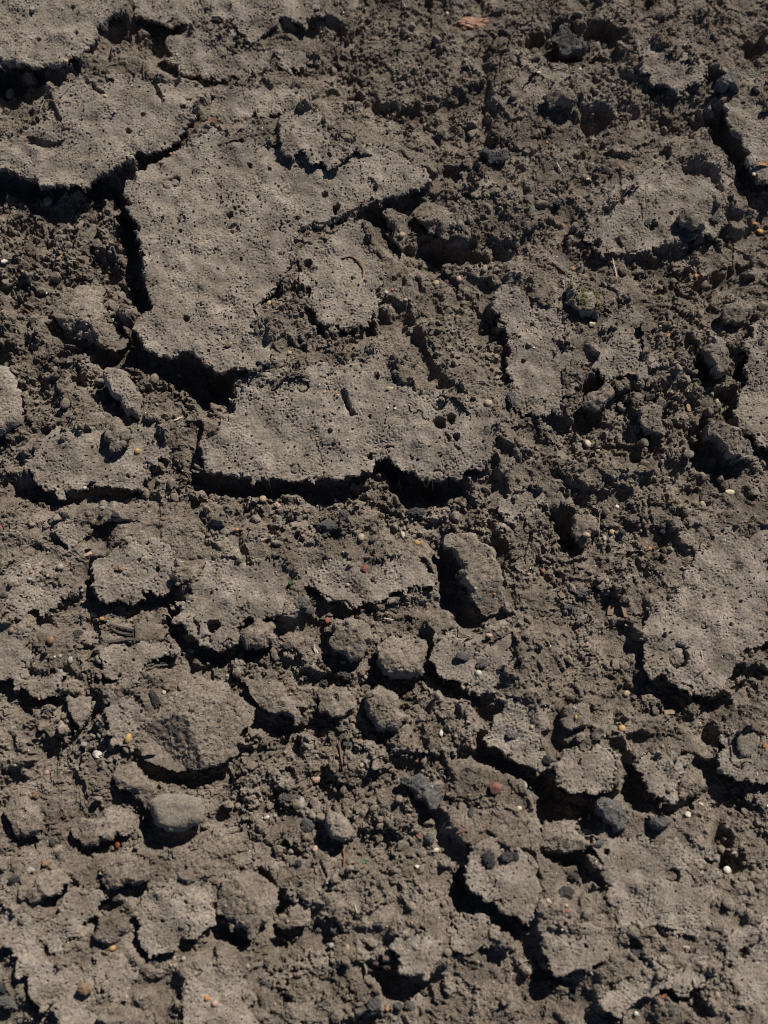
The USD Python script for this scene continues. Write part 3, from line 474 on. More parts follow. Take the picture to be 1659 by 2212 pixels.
PEBBLES = '''
921 273 13 13 20 tan round tan pebble with a white cap
868 508 12 13 30 tan round
563 412 6 8 0 brown round
673 43 8 7 0 red round
966 30 7 10 0 tan chip
227 208 9 7 30 yellow round
142 132 13 9 20 tan round
70 20 15 13 0 grey chip
105 437 19 20 0 grey chip large grey white stone chip
3 165 16 26 20 grey round large bluish stone
135 18 8 6 0 pink round
368 328 9 7 30 orange round
7 561 15 11 -20 white chip white and orange shell chip
133 553 19 7 5 orange flat
100 633 6 6 0 white round
190 1061 8 7 0 cream round
297 975 12 12 0 amber round
387 810 8 6 40 white flat
222 1098 11 9 0 grey round
347 1030 8 7 0 brown rough
991 605 12 14 0 pink round salmon pink rounded pebble
941 615 12 17 30 tan chip
835 632 8 8 0 white round
848 626 5 7 0 red rough
876 648 9 7 0 tan round
776 613 5 7 30 orange round
581 656 9 13 30 yellow round
626 765 9 11 30 tan chip
1055 871 15 14 20 tan chip
568 1078 14 14 0 tan round
600 1091 15 10 10 pink rough
838 881 5 6 0 cream round
853 883 6 5 0 white round
731 855 5 5 0 cream round
726 848 5 6 0 orange round
751 950 4 4 0 white round
893 820 6 5 0 orange rough
843 840 20 9 5 tan flat
1279 701 13 13 20 cream chip
1268 961 13 16 -30 cream round
1289 976 10 9 0 tan round
1578 1063 21 11 5 cream flat
1518 1090 13 13 0 tan chip
1486 845 13 6 15 cream flat
1548 868 8 12 0 tan round
1498 750 11 9 0 brown chip
1238 580 6 9 20 orange chip
1503 596 8 10 20 orange chip
1443 725 6 8 30 orange chip
1424 708 6 5 20 cream round
1149 713 4 4 0 white round
1139 714 4 5 0 cream round
1154 751 5 4 0 white chip
1353 1013 4 4 0 yellow chip
1333 1095 7 9 20 white chip
1641 501 14 14 0 amber round
1630 484 12 6 10 orange flat
1209 443 6 8 0 white chip
1174 443 8 8 0 tan round
1578 498 8 6 0 white round
1613 403 8 11 10 cream round
1386 263 8 8 0 tan round
1343 365 12 12 0 brown rough
1401 45 8 7 0 pink round
1253 150 6 7 0 white chip
1163 158 9 6 0 cream flat
1478 98 4 4 0 white round
1271 387 10 5 -10 cream chip
1181 308 6 6 0 orange round
1309 322 4 4 0 white round
70 1133 11 8 -15 tan round
130 1225 14 13 0 grey round
190 1198 22 10 -20 pink chip
68 1236 7 8 0 orange round
110 1383 16 16 0 brown round large dark red brown rounded pebble
25 1361 10 12 0 brown round
203 1328 16 10 20 cream round
220 1336 10 8 0 orange round
258 1228 16 13 0 brown rough
278 1596 13 18 10 amber round
212 1629 20 17 10 white chip large white angular stone chip
182 1608 11 9 20 grey chip
355 1496 8 8 0 cream chip
152 1426 11 14 0 grey round
130 1418 8 8 0 tan round
118 1419 5 5 0 cream round
65 1251 9 7 0 grey round
512 1144 8 6 10 orange round
413 1408 16 9 5 white rough
492 1460 9 8 40 grey chip
183 1280 7 7 0 grey round
133 1600 7 6 0 grey round
353 1121 14 8 0 brown round
103 1244 6 6 0 tan round
2 1138 6 12 0 red chip
780 1161 14 16 20 tan round
870 1156 9 16 -15 cream round
901 1173 14 12 -15 amber round bright amber pebble with a dark line
707 1341 10 14 0 red round bright red rounded pebble
787 1228 11 15 20 maroon rough
751 1263 8 8 0 tan round
706 1408 8 13 10 brown round
743 1431 16 7 5 cream flat
688 1449 10 7 10 cream chip
676 1439 5 10 20 cream chip
790 1463 8 9 0 tan round
852 1112 26 12 -35 tan chip large tan brown stone splinter
1033 1454 13 12 10 cream round
953 1583 8 13 0 white chip
958 1476 8 16 20 yellow chip
1056 1373 14 8 15 pink round
1068 1284 6 6 0 orange round
781 1653 9 10 0 tan round
1010 1559 7 5 0 pink chip
1266 1156 17 11 10 pink round
1321 1149 10 11 0 yellow round
1404 1186 9 8 0 orange round
1346 1181 5 8 0 tan chip
1173 1234 8 8 0 red round
1353 1351 10 6 0 pink flat
1353 1498 13 12 -20 tan chip
1343 1573 15 14 -15 amber round bright orange egg shaped pebble
1653 1611 9 10 20 orange chip
1311 1256 7 13 10 tan chip
1244 1549 5 9 0 amber round
1241 1529 8 6 30 grey chip
1306 1163 9 12 0 grey chip
1149 1571 8 8 0 tan round
1176 1338 6 9 20 brown chip
230 1957 15 9 -10 pink round
242 2047 13 12 30 amber round
447 2156 11 11 0 orange round
465 2167 12 12 30 pink round
377 2069 7 11 0 tan round
377 2085 7 8 0 tan round
397 2071 9 9 0 grey round
535 2087 8 8 0 grey round
380 2189 11 11 0 grey round
102 1670 8 11 20 pink round
75 1717 15 14 0 brown rough
65 1880 15 11 10 grey rough
185 2135 22 20 0 brown rough
100 1865 16 14 0 brown rough
293 1940 6 5 0 white round
77 1695 13 6 0 grey flat
273 2155 7 9 0 tan round
537 1786 5 5 0 white round
1068 1702 24 20 10 maroon chip large dark red angular stone
941 1836 15 8 -10 cream round
716 2041 11 10 0 grey round
750 2046 9 12 0 tan flat
650 1734 17 22 0 grey chip
836 2179 8 9 0 orange round
1045 1786 6 4 20 red chip
901 1806 5 6 0 red chip
901 1872 9 7 0 white chip
576 1766 12 9 0 white rough
685 1734 9 8 0 pink round
681 1684 19 14 0 pink rough
803 1746 8 9 0 grey round
595 1762 8 8 0 grey round
681 1834 11 10 0 pink rough
1121 1747 11 10 -20 cream round
1273 1767 8 15 15 tan chip
1569 1879 18 15 20 white round large white rounded pebble
1486 1759 11 11 0 white chip
1514 1737 11 6 25 cream round
1431 2152 10 9 0 red rough
1139 2107 7 9 0 red rough
1486 2047 20 7 10 tan flat
1373 2189 9 8 0 white chip
1226 1969 8 6 0 red chip
1223 1956 7 7 0 pink round
1176 1669 7 6 0 pink round
1133 1696 9 14 0 grey chip
1586 1842 11 5 -10 tan flat
1549 2149 9 12 0 tan round
1269 1796 17 10 10 grey chip
1184 1949 15 12 30 tan rough
1306 100 17 15 0 cinder rough
1180 1642 17 17 5 char chip square black charcoal piece
1106 1585 22 15 10 cinder rough
113 1820 12 18 10 char chip
126 1844 9 11 10 char chip
1056 1856 27 27 0 char rough round black charcoal lump sunk in a hole
1093 1850 22 22 0 char rough
333 1510 17 30 -15 char rough
810 2172 26 24 0 cinder rough
885 2170 22 17 0 cinder rough
860 2168 16 12 20 cinder rough
1222 1929 28 22 0 char rough
1293 1822 22 12 -10 cinder chip
1240 1893 18 12 10 cinder rough
1111 1851 13 18 0 char rough
150 1286 13 12 0 char rough
137 1306 11 11 0 char rough
308 1306 13 10 0 char chip
250 1113 15 12 0 char rough
220 1112 13 13 0 cinder round
377 1246 16 13 0 char rough
403 1252 15 14 0 cinder rough
10 1286 14 12 0 cinder chip
168 1370 19 17 0 char rough
653 1306 24 22 0 cinder rough
668 1322 17 15 0 char chip
735 1338 12 10 0 char rough
620 1396 22 14 0 char chip
700 1476 16 18 0 char rough
745 1457 28 22 10 cinder rough
752 1606 18 16 0 cinder rough
970 1569 14 12 0 cinder rough
806 1251 9 10 0 char rough
1344 1149 12 12 0 char round
1430 1148 14 16 0 char rough
918 1652 11 9 0 char chip
1000 1418 26 20 0 cinder chip
1040 1435 20 18 0 cinder rough
615 1722 24 24 0 cinder rough
665 1785 22 26 0 cinder rough
825 1754 11 10 0 char chip
968 1816 14 13 0 cinder rough
930 1812 17 14 0 cinder rough
686 2007 16 12 20 cinder rough
725 2006 18 15 0 cinder chip
923 1840 10 9 0 cinder round
1015 1758 12 24 10 char chip
645 1866 12 14 0 char rough
252 1940 15 11 0 char rough
330 2078 13 12 0 char rough
342 2088 11 10 0 char chip
30 1900 24 13 -25 char chip long streaked piece of charcoal
5 2132 20 18 0 char rough
18 2165 30 26 0 cinder rough
340 2068 10 8 0 cinder rough
1375 2055 20 14 0 char rough
1448 2180 18 20 0 cinder rough
1242 2150 16 20 0 cinder rough
638 182 14 17 -20 cinder rough
575 150 12 12 0 cinder round
928 165 12 12 0 cinder rough
1142 495 13 12 0 cinder rough
1400 480 14 22 0 cinder rough
1545 475 26 14 -10 cinder rough
1480 197 18 12 0 cinder chip
1205 440 15 14 0 cinder rough
1105 860 18 26 0 cinder rough
1402 856 22 17 -30 cinder chip
900 1108 36 20 0 char rough
745 1115 22 24 10 cinder rough
920 1353 12 10 0 cinder rough
1255 1283 24 14 10 cinder rough
1230 1312 20 10 20 cinder rough
1170 1680 8 8 0 cinder chip
60 1350 9 9 0 brown round
1190 1500 10 10 0 cinder rough
'''
STICKS = '''
grass_blade|pale_fibre|0.17|0.9|62,268 90,245 115,222 140,205 160,172|long thin dry grass stem over a triangular pit|grass blade
straw_bit|straw|0.5|0.3|376,910 395,902|cream cut straw bit|straw
straw_bit|straw|0.4|0.3|1202,353 1213,372|pale upright straw bit|straw
straw_bit|straw|0.3|0.3|1514,1405 1517,1423|short pale straw sliver|straw
straw_bit|straw|0.28|0.4|564,1168 592,1160|pale lying straw sliver|straw
straw_bit|straw|0.3|0.5|1322,560 1332,600|thin pale straw|straw
straw_bit|straw|0.35|0.5|1216,608 1219,622|tiny white straw sliver beside moss|straw
straw_bit|straw|0.3|0.5|766,1952 772,1972|short tan straw|straw
straw_bit|straw|0.3|0.5|829,1336 850,1340|pale straw sliver|straw
straw_bit|straw|0.3|0.4|557,2012 560,2000|pale yellow straw sliver|straw
curled_twig|brown_twig|0.45|0.5|743,558 758,553 775,565 786,580 784,598|curled red brown twig|twig
thin_twig|brown_twig|0.42|0.5|733,1600 736,1625 742,1665|red brown upright twig|twig
thin_twig|brown_twig|0.5|0.5|741,1830 745,1850 742,1870|brown woody twig|twig
thin_twig|brown_twig|0.4|0.5|46,662 62,675 84,690|thin brown twig|twig
thin_twig|brown_twig|0.5|0.4|985,1800 1003,1793 1012,1796|reddish brown twig scrap|twig
thin_twig|brown_twig|0.35|0.4|1506,1456 1525,1443|short red twig|twig
thin_twig|dark_twig|0.55|0.9|238,1350 262,1356 290,1362|upper black twig of the bunch|twig
thin_twig|dark_twig|0.6|0.7|241,1357 258,1368 290,1372|middle black twig of the bunch|twig
thin_twig|dark_twig|0.8|0.6|236,1388 270,1382 305,1383|lowest black twig of the bunch|twig
thin_twig|dark_twig|0.55|0.9|293,1345 296,1375 292,1390|upright black twig of the bunch|twig
thin_twig|dark_twig|0.5|0.5|318,1440 350,1432 372,1432|upper brown black splinter of a bundle|twig
thin_twig|dark_twig|0.5|0.6|316,1447 345,1438 368,1436|lower brown black splinter of a bundle|twig
thin_twig|dark_twig|0.8|0.9|806,2078 826,2083 844,2090|black stick reaching into the pit|twig
thin_twig|dark_twig|0.6|0.7|795,2094 815,2094 840,2095|lower black stick at the edge of the pit|twig
thin_twig|dark_twig|0.5|0.6|895,2128 912,2140 925,2148|dark red stick leaning below the knob|twig
root_strand|pale_fibre|0.3|0.6|910,1026 918,1040 930,1055 933,1072|pale curling root hanging over the plate edge|root
root_strand|pale_fibre|0.25|0.7|586,1045 588,1075|thin pale root hanging from the plate edge|root
root_strand|pale_fibre|0.3|0.5|1580,997 1600,990 1620,985|pale root beside the craggy clod|root
root_strand|pale_fibre|0.3|0.4|1288,1130 1291,1165 1294,1110|thin pale root|root
root_strand|dark_twig|0.3|0.5|1392,415 1397,445 1393,470|thin dark root|root
'''
SCRAPS = '''
dry_leaf_scrap|brown_twig|0.3|0.5|0.05|443,258 455,253 470,258 468,266 455,268 446,266|red brown leaf scrap in the crack|leaf scrap
dry_leaf_scrap|orange_stone|0.4|0.4|0.05|1636,349 1655,352 1658,359 1640,356|long orange bark flake|bark flake
green_leaf_scrap|green_leaf|0.2|0.5|0.08|241,690 250,686 252,693 246,698|pale green leaf scrap|leaf scrap
green_leaf_scrap|green_leaf|0.2|0.5|0.08|257,1074 266,1077 275,1080 277,1086 268,1086 262,1082|green leaf scrap with a pointed end|leaf scrap
green_leaf_scrap|green_leaf|0.2|0.6|0.06|622,1258 628,1251 634,1252 632,1260 626,1264|bright green leaf scrap|leaf scrap
green_leaf_scrap|green_leaf|0.2|0.6|0.06|994,1934 999,1926 1008,1930 1008,1936|green leaf scrap at the pit edge|leaf scrap
green_leaf_scrap|green_leaf|0.2|0.5|0.06|776,1858 786,1854 797,1860 788,1866|dull green leaf scrap|leaf scrap
green_leaf_scrap|green_leaf|0.2|0.6|0.06|1625,152 1630,153 1633,162 1628,163|tiny green blade|leaf scrap
green_leaf_scrap|green_leaf|0.2|0.6|0.06|1100,876 1106,872 1107,884 1101,886|tiny bright green shoot|leaf scrap
wood_chip|bark|0.9|0.5|0.0|1314,1303 1328,1303 1324,1330 1312,1328|tan wood chip|wood chip
wood_chip|bark|0.8|0.6|0.0|1342,1310 1352,1315 1358,1336 1348,1332|dark brown bark chip|wood chip
wood_chip|bark|0.7|0.5|0.0|1420,1536 1460,1532 1462,1542 1428,1545|long flat tan wood chip|wood chip
wood_chip|bark|0.7|0.7|0.0|1205,1282 1212,1276 1222,1290 1212,1293|pale forked wood chip|wood chip
shell_scrap|white_stone|0.35|0.6|-0.15|676,1385 681,1388 683,1400 690,1410 684,1412 677,1402|white curved shell scrap|shell
wood_chip|bark|0.7|0.5|0.0|1480,868 1490,870 1492,890 1484,888|rusty bark chip|wood chip
'''

# ------------------------------------------------------------------ the slabs of dried mud: outlines on the ground
B = np.full((NY, NX), -99.0, np.float32)         # top of the slabs
cover = np.zeros((NY, NX), bool)
slabs = []
for short, label, top, thick, rnd, rag, text in PLATES:
    top = (1.25 if thick > 12 else 1.0) * top + (1.5 if thick > 12 else 1.2)
    poly = unproject(pts(text), top)
    w, sd = signed(poly, 6.0, 1.25 * rag)
    if sd is None:
        continue
    sl = np.s_[w[0]:w[1], w[2]:w[3]]
    c = poly.mean(0)
    a, b = rng.uniform(-0.03, 0.03, 2)
    Xg, Yg = gx[w[2]:w[3]][None, :], gy[w[0]:w[1]][:, None]
    z = top + a * (Xg - c[0]) + b * (Yg - c[1]) + 0.60 * N_mid[sl] + 0.8 * N_big[sl]
    slabs.append((short, label, thick, rnd, w, sd, z))
    on = sd > 0
    B[sl] = np.where(on, np.maximum(B[sl], z), B[sl])
    cover[sl] |= on

# ------------------------------------------------------------------ the ground under and between them
near = np.where(cover, B, 0.0)
wgt = ndimage.gaussian_filter(cover.astype(np.float32), 7 / CELL)
bank = ndimage.gaussian_filter(near, 7 / CELL)
sh = (int(6.5 / CELL), int(4.0 / CELL))
bank = np.roll(bank, sh, (0, 1))                  # soil has drifted up against the far sides of the slabs
G = (0.95 * bank + 1.6 * N_big + 0.9 * N_mid).astype(np.float32) - 1.2
sdir = np.array([0.50, 0.866])
do, io = ndimage.distance_transform_edt(~cover, return_indices=True)
jj, ii = np.indices(cover.shape)
dd = do * CELL
dotp = ((ii - io[1]) * sdir[0] + (jj - io[0]) * sdir[1]) / np.maximum(do, 1e-6)
wt = sstep(-0.22, 0.5, ndimage.gaussian_filter(dotp, 4) + 0.30 * N_mid) * (dd < 22)
apron = B[io[0], io[1]] - 0.25 - (0.20 + 0.08 * N_mid) * dd - 0.012 * dd ** 2
apron = ndimage.gaussian_filter(np.where(cover, B - 0.4, apron), 3.0)
APRON = np.where(cover, 0, wt * np.exp(-(dd / 9) ** 2)).astype(np.float32)
G = np.where(~cover & (wt > 0), np.maximum(G, G * (1 - wt) + apron * wt), G)
di, ji = ndimage.distance_transform_edt(cover, return_indices=True)
dotp = ((ji[1] - ii) * sdir[0] + (ji[0] - jj) * sdir[1]) / np.maximum(di, 1e-6)
wi = sstep(-0.1, 0.5, ndimage.gaussian_filter(dotp, 4) + 0.30 * N_mid) * cover * (di * CELL < 5)
G = np.where(cover & (wi > 0.05), np.maximum(G, (B - 0.2 - 0.75 * di * CELL + 0.45 * N_edge2 + 0.3 * N_edge) * wi + G * (1 - wi)), G)
del do, io, di, ji, jj, ii, dotp, apron
ROUGH = np.full((NY, NX), 0.33, np.float32)
for val, soft, text in ROUGHS:
    w, sd = signed(unproject(pts(text), 0), 3 + soft, 0.9)
    sl = np.s_[w[0]:w[1], w[2]:w[3]]
    tt = sstep(-soft, soft, sd)
    ROUGH[sl] = ROUGH[sl] * (1 - tt) + val * tt
for top, soft, rgh, text in MOUNDS:
    w, sd = signed(unproject(pts(text), top), 3 + soft, 0.9)
    sl = np.s_[w[0]:w[1], w[2]:w[3]]
    t = sstep(-soft * 0.5, soft * 0.5, sd)
    G[sl] = np.maximum(G[sl], G[sl] * (1 - t) + (top + 0.5 * N_mid[sl]) * t)
    ROUGH[sl] = ROUGH[sl] * (1 - t) + rgh * t
for depth, soft, text in TROUGHS:
    w, sd = signed(unproject(pts(text), -1), 3 + soft, 0.9)
    sl = np.s_[w[0]:w[1], w[2]:w[3]]
    G[sl] -= 1.28 * depth * sstep(-soft * 0.7, soft * 0.35, sd)
terr = np.zeros((NY, NX), np.float32)
for k_, (lo_, hi_, amp_) in enumerate(((9, 40, 2.6), (6, 24, 1.6), (14, 60, 2.4))):
    q_ = grf(lo_, hi_, 1.7, 30 + k_) + 0.10 * N_edge2 + 0.10 * N_small
    terr += amp_ * sstep(0.10, 0.26, q_) - 0.5 * amp_ * sstep(0.55, 0.75, -q_)
G += terr * np.clip(0.12 + ROUGH, 0, 0.9) * (1 - APRON)
ROUGH = np.clip(ROUGH * (1 - 0.5 * APRON) + 0.16 * N_big + 0.16 * N_mid, 0.0, 1.0)

# pits, cracks and round holes sunk into whatever surface is there
CARVE = np.zeros((NY, NX), np.float32)
top_now = np.maximum(G, B)


def at(p):
    """Photograph coordinates -> mm on the surface there."""
    q = unproject(p, 2.0)
    for _ in range(3):
        q = unproject(p, sample(top_now, q))
    return q


for depth, soft, text in PITS:
    w, sd = signed(at(pts(text)), 2 + soft, 0.35)
    sl = np.s_[w[0]:w[1], w[2]:w[3]]
    CARVE[sl] = np.maximum(CARVE[sl], depth * sstep(-soft * 0.3, soft, sd))
for width, depth, text in CRACKS:
    q = at(pts(text))
    w = window(q.min(0), q.max(0), 5)
    sl = np.s_[w[0]:w[1], w[2]:w[3]]
    Xg, Yg = np.meshgrid(gx[w[2]:w[3]], gy[w[0]:w[1]])
    Xg, Yg = Xg + 0.9 * N_edge[sl], Yg + 0.9 * np.roll(N_edge, 300, 0)[sl]
    d = np.full(Xg.shape, 99.0)
    for k in range(len(q) - 1):
        e = q[k + 1] - q[k]
        t = np.clip(((Xg - q[k, 0]) * e[0] + (Yg - q[k, 1]) * e[1]) / (e @ e), 0, 1)
        taper = 1 - 0.55 * np.abs(2 * (k + t) / (len(q) - 1) - 1)
        d = np.minimum(d, np.hypot(Xg - q[k, 0] - t * e[0], Yg - q[k, 1] - t * e[1]) / taper)
    hw = width * U * 0.5 * (1 + 0.3 * N_edge2[sl])
    CARVE[sl] = np.maximum(CARVE[sl], depth * (1 - sstep(0.45, 1.15, d / np.maximum(hw, 0.2))))
holes = pts(HOLES)
hp = at(holes[:, :2])
for (x, y), (_, _, r, kind) in zip(hp, holes):
    r = r * U * 0.92
    w = window((x - r, y - r), (x + r, y + r), 2)
    sl = np.s_[w[0]:w[1], w[2]:w[3]]
    Xg, Yg = np.meshgrid(gx[w[2]:w[3]] - x, gy[w[0]:w[1]] - y)
    an = rng.uniform(0, 6.28)
    ang = np.arctan2(Yg, Xg)
    d = np.hypot(Xg, Yg) / r / (1 + 0.09 * np.sin(2 * ang + an) + 0.05 * np.sin(3 * ang + 2 * an)) + (0.13 if r < 2.4 else 0.05) * N_edge2[sl]
    if kind == 1:          # a ring: groove round a lump that stayed
        rd = 1.05 if r < 3 else 0.85
        an = an if r < 3 else -0.5
        cut = r * rd * np.exp(-((d - 0.82) / (0.17 if r < 3 else 0.11)) ** 2) * np.clip(0.7 + 0.55 * np.cos(ang - an), 0.2, 2) + 0.3 * rd * r * (1 - sstep(0.6, 1, d)) + 0.1 * N_small[sl] * (d < 0.8)
    elif kind == 2:        # shallow imprint
        cut = r * 0.35 * np.exp(-((d - 0.8) / 0.18) ** 2)
    else:
        cut = 2.1 * r * (1 - sstep(0.62, 1.05, d))
    CARVE[sl] = np.maximum(CARVE[sl], cut)


# crumbs of soil that have grown together with the surface
def stamp(A, x, y, r, zc, hfac, seedr):
    w = window((x - 1.5 * r, y - 1.5 * r), (x + 1.5 * r, y + 1.5 * r), 0)
    if w[1] - w[0] < 2 or w[3] - w[2] < 2:
        return
    dx, dy = gx[w[2]:w[3]][None, :] - x, gy[w[0]:w[1]][:, None] - y
    a, e, p, t1, t2 = seedr
    if p > 2.35 or r > 1.5:
        h = np.full((dy.shape[0], dx.shape[1]), 9.0)
        for k in range(6):
            b = a + k * 1.05 + 0.35 * math.sin(9 * a + 5 * k)
            lim = r * (0.72 + 0.28 * math.sin(17 * e + 3 * k)) * (0.85 + 0.15 * e)
            h = np.minimum(h, (lim - dx * math.cos(b) - dy * math.sin(b)) * (1.1 + 0.5 * math.sin(7 * e + k)))
        h = np.minimum(h, 0.55 * r * hfac + 0.5 * h) 
        s = A[w[0]:w[1], w[2]:w[3]]
        np.maximum(s, np.where(h > 0, np.minimum(h, (0.35 + 0.4 * (math.sin(31 * e) ** 2)) * r * hfac) + dx * t1 + dy * t2 + zc, -99), out=s)
        return
    ca, sa = math.cos(a), math.sin(a)
    u, v = np.abs(dx * ca + dy * sa) / (r * e), np.abs(dy * ca - dx * sa) * e / r
    d2 = u ** p + v ** p
    h = np.sqrt(np.clip(1 - d2, 0, 1)) * r * hfac + dx * t1 + dy * t2 + zc
    s = A[w[0]:w[1], w[2]:w[3]]
    np.maximum(s, np.where(d2 < 1, h, -99), out=s)


deep_cover = ndimage.binary_erosion(cover, iterations=int(7 / CELL))
base = G - CARVE
GS = base.copy() + (0.15 * N_fine + 0.22 * N_small) * (0.25 + 0.85 * ROUGH) + 0.35 * N_edge * (0.3 + ROUGH) - 0.5 * fine_cracks - 0.8 * pit_noise - 0.42 * np.exp(-(N_edge2 / 0.20) ** 2) * ROUGH ** 1.5 - 0.75 * pit_fine * (0.35 + ROUGH)
for n, r0, r1 in ((22000, 0.5, 0.9), (7000, 0.8, 1.7), (2500, 1.6, 3.4), (800, 2.8, 6.5)):
    x, y = rng.uniform(X0, X1, n), rng.uniform(Y0, Y1, n)
    q = np.stack([x, y], 1)
    ok = (rng.random(n) < sample(ROUGH, q) ** 1.8) & ~sample(deep_cover, q) & (sample(CARVE, q) < 0.8)
    x, y, q = x[ok], y[ok], q[ok]
    r = r0 + (r1 - r0) * rng.random(len(x)) ** 2
    zc = sample(base, q) + r * rng.uniform(-0.70, 0.22, len(x)) - 0.06 * r * (r > 1.6)
    prm = np.stack([rng.uniform(0, 3.14, len(x)), rng.uniform(0.8, 1.3, len(x)), rng.uniform(1.8, 3.2, len(x)), rng.normal(0, 0.30, len(x)), rng.normal(0, 0.30, len(x))], 1)
    for k in range(len(x)):
        stamp(GS, x[k], y[k], r[k], zc[k], rng.uniform(0.8, 1.35), prm[k])
dust_lvl = ndimage.gaussian_filter(GS, 2.6 / CELL)
GS = np.maximum(GS, dust_lvl - np.clip(1.05 + 0.6 * N_mid - 0.35 * N_big, 0.12, 2.2) + 0.06 * N_small + 0.03 * N_fine)
GS += 0.045 * rng.standard_normal(GS.shape).astype(np.float32) + (0.09 * N_fine + 0.16 * N_small) * ROUGH
G = GS

# relief of the crust: nearly smooth, pores, hair cracks, a few grains standing proud
patchy = np.clip(0.55 + 0.45 * grf(8, 40, 1.6, 41), 0.12, 1.6)
TOPREL = (0.10 * N_small + 0.09 * N_fine) * patchy + 0.08 * N_edge + 0.05 * N_fine - 0.9 * fine_cracks - 1.8 * pit_noise - 0.08 * pit_fine * np.clip(patchy, 0.2, 1.3) - 0.22 * np.exp(-(N_small / 0.16) ** 2) * np.clip(N_mid + 0.1, 0, 1.2) + 0.035 * rng.standard_normal((NY, NX)).astype(np.float32) - CARVE
grain_map = np.zeros((NY, NX), np.float32)
for n, r0, r1 in ((6000, 0.4, 0.8), (1100, 0.8, 1.7)):
    x, y = rng.uniform(X0, X1, n), rng.uniform(Y0, Y1, n)
    keep = sample(cover, np.stack([x, y], 1)) & (rng.random(n) < np.clip(0.45 + 0.4 * sample(N_mid, np.stack([x, y], 1)), 0.05, 1))
    for k in np.nonzero(keep)[0]:
        r = r0 + (r1 - r0) * rng.random() ** 2
        stamp(grain_map, x[k], y[k], r, -0.4 * r, 0.9, (rng.uniform(0, 3.14), rng.uniform(0.8, 1.25), 2.2, 0, 0))
TOPREL += grain_map
lump_map = np.full((NY, NX), -0.6, np.float32)
for n, r0, r1 in ((16000, 0.6, 1.3), (7000, 1.1, 2.8), (900, 2.6, 4.6)):
    x, y, rr_ = rng.uniform(X0, X1, n), rng.uniform(Y0, Y1, n), r0 + (r1 - r0) * rng.random(n) ** 1.5
    prm = np.stack([rng.uniform(0, 3.14, n), rng.uniform(0.8, 1.3, n), np.full(n, 3.0), rng.normal(0, 0.22, n), rng.normal(0, 0.22, n)], 1)
    for k in range(n):
        stamp(lump_map, x[k], y[k], rr_[k], -0.62 * rr_[k] + 0.3 * rng.random(), 1.0, prm[k])


# ------------------------------------------------------------------ meshes
def grid_faces(keep):
    ny, nx = keep.shape
    idx = np.full(keep.shape, -1)
    q = keep[:-1, :-1] & keep[1:, :-1] & keep[:-1, 1:] & keep[1:, 1:]
    usedv = np.zeros(keep.shape, bool)
    usedv[:-1, :-1] |= q; usedv[1:, :-1] |= q; usedv[:-1, 1:] |= q; usedv[1:, 1:] |= q
    idx[usedv] = np.arange(usedv.sum())
    a, b, c, d = idx[:-1, :-1][q], idx[:-1, 1:][q], idx[1:, 1:][q], idx[1:, :-1][q]
    return usedv, np.concatenate([np.stack([a, b, c], 1), np.stack([a, c, d], 1)])


def lump_mesh(w, sd, z, zlow, undercut, rim_noise=0.35):
    """The part of a height field inside an outline, with a rough wall that runs down and inwards under its rim."""
    keep = sd > -0.3 * CELL
    lab, n = ndimage.label(keep)
    if n > 1:
        size = ndimage.sum(keep, lab, np.arange(1, n + 1))
        keep = lab == 1 + int(np.argmax(size))
    usedv, f = grid_faces(keep)
    sl = np.s_[w[0]:w[1], w[2]:w[3]]
    Xg, Yg = np.meshgrid(gx[w[2]:w[3]], gy[w[0]:w[1]])
    sg = ndimage.gaussian_filter(sd, 5.0)
    dy, dx = np.gradient(sg, CELL)
    ln = np.hypot(dx, dy) + 1e-6
    move = np.clip(sd, -0.5 * CELL, 0.5 * CELL) * (np.abs(sd) < 0.5 * CELL)
    v = np.stack([(Xg - move * dx / ln)[usedv], (Yg - move * dy / ln)[usedv], z[usedv]], 1)
    inw = np.stack([(dx / ln)[usedv], (dy / ln)[usedv]], 1)
    e = np.concatenate([f[:, [0, 1]], f[:, [1, 2]], f[:, [2, 0]]])
    key = np.sort(e, 1) @ np.array([1, 10 ** 7])
    _, first, cnt = np.unique(key, return_index=True, return_counts=True)
    be = e[first[cnt == 1]]
    bv = np.unique(be)
    n0, nb = len(v), len(bv)
    mp = np.full(n0, -1)
    mp[bv] = np.arange(nb)
    r2 = np.random.default_rng(nb)
    rings = []
    zb, zl = v[bv, 2], np.minimum(zlow[usedv][bv], v[bv, 2] - 0.4)
    for fr, un in ((0.07, 0.03), (0.16, 0.12), (0.28, 0.30), (0.42, 0.52), (0.6, 0.80), (1.0, 1.35)):
        p = v[bv].copy()
        hh = np.max(zb - zl) * fr
        wob = sample(N_small, p[:, :2] + [37 + hh, 11 - 0.7 * hh]) + 0.7 * sample(N_edge2, p[:, :2] + [5 - 0.8 * hh, 29 + hh])
        p[:, :2] += inw[bv] * (undercut * un + rim_noise * wob * (fr < 1))[:, None]
        p[:, 2] = zb + (zl - zb) * fr
        rings.append(p)
    V = np.concatenate([v] + rings)
    F = [f]
    prev = lambda i: i
    a, b = be[:, 0], be[:, 1]
    for k in range(len(rings)):
        c, d = n0 + k * nb + mp[be[:, 0]], n0 + k * nb + mp[be[:, 1]]
        F += [np.stack([b, a, c], 1), np.stack([b, c, d], 1)]
        a, b = c, d
    return V / 1000.0, np.concatenate(F)


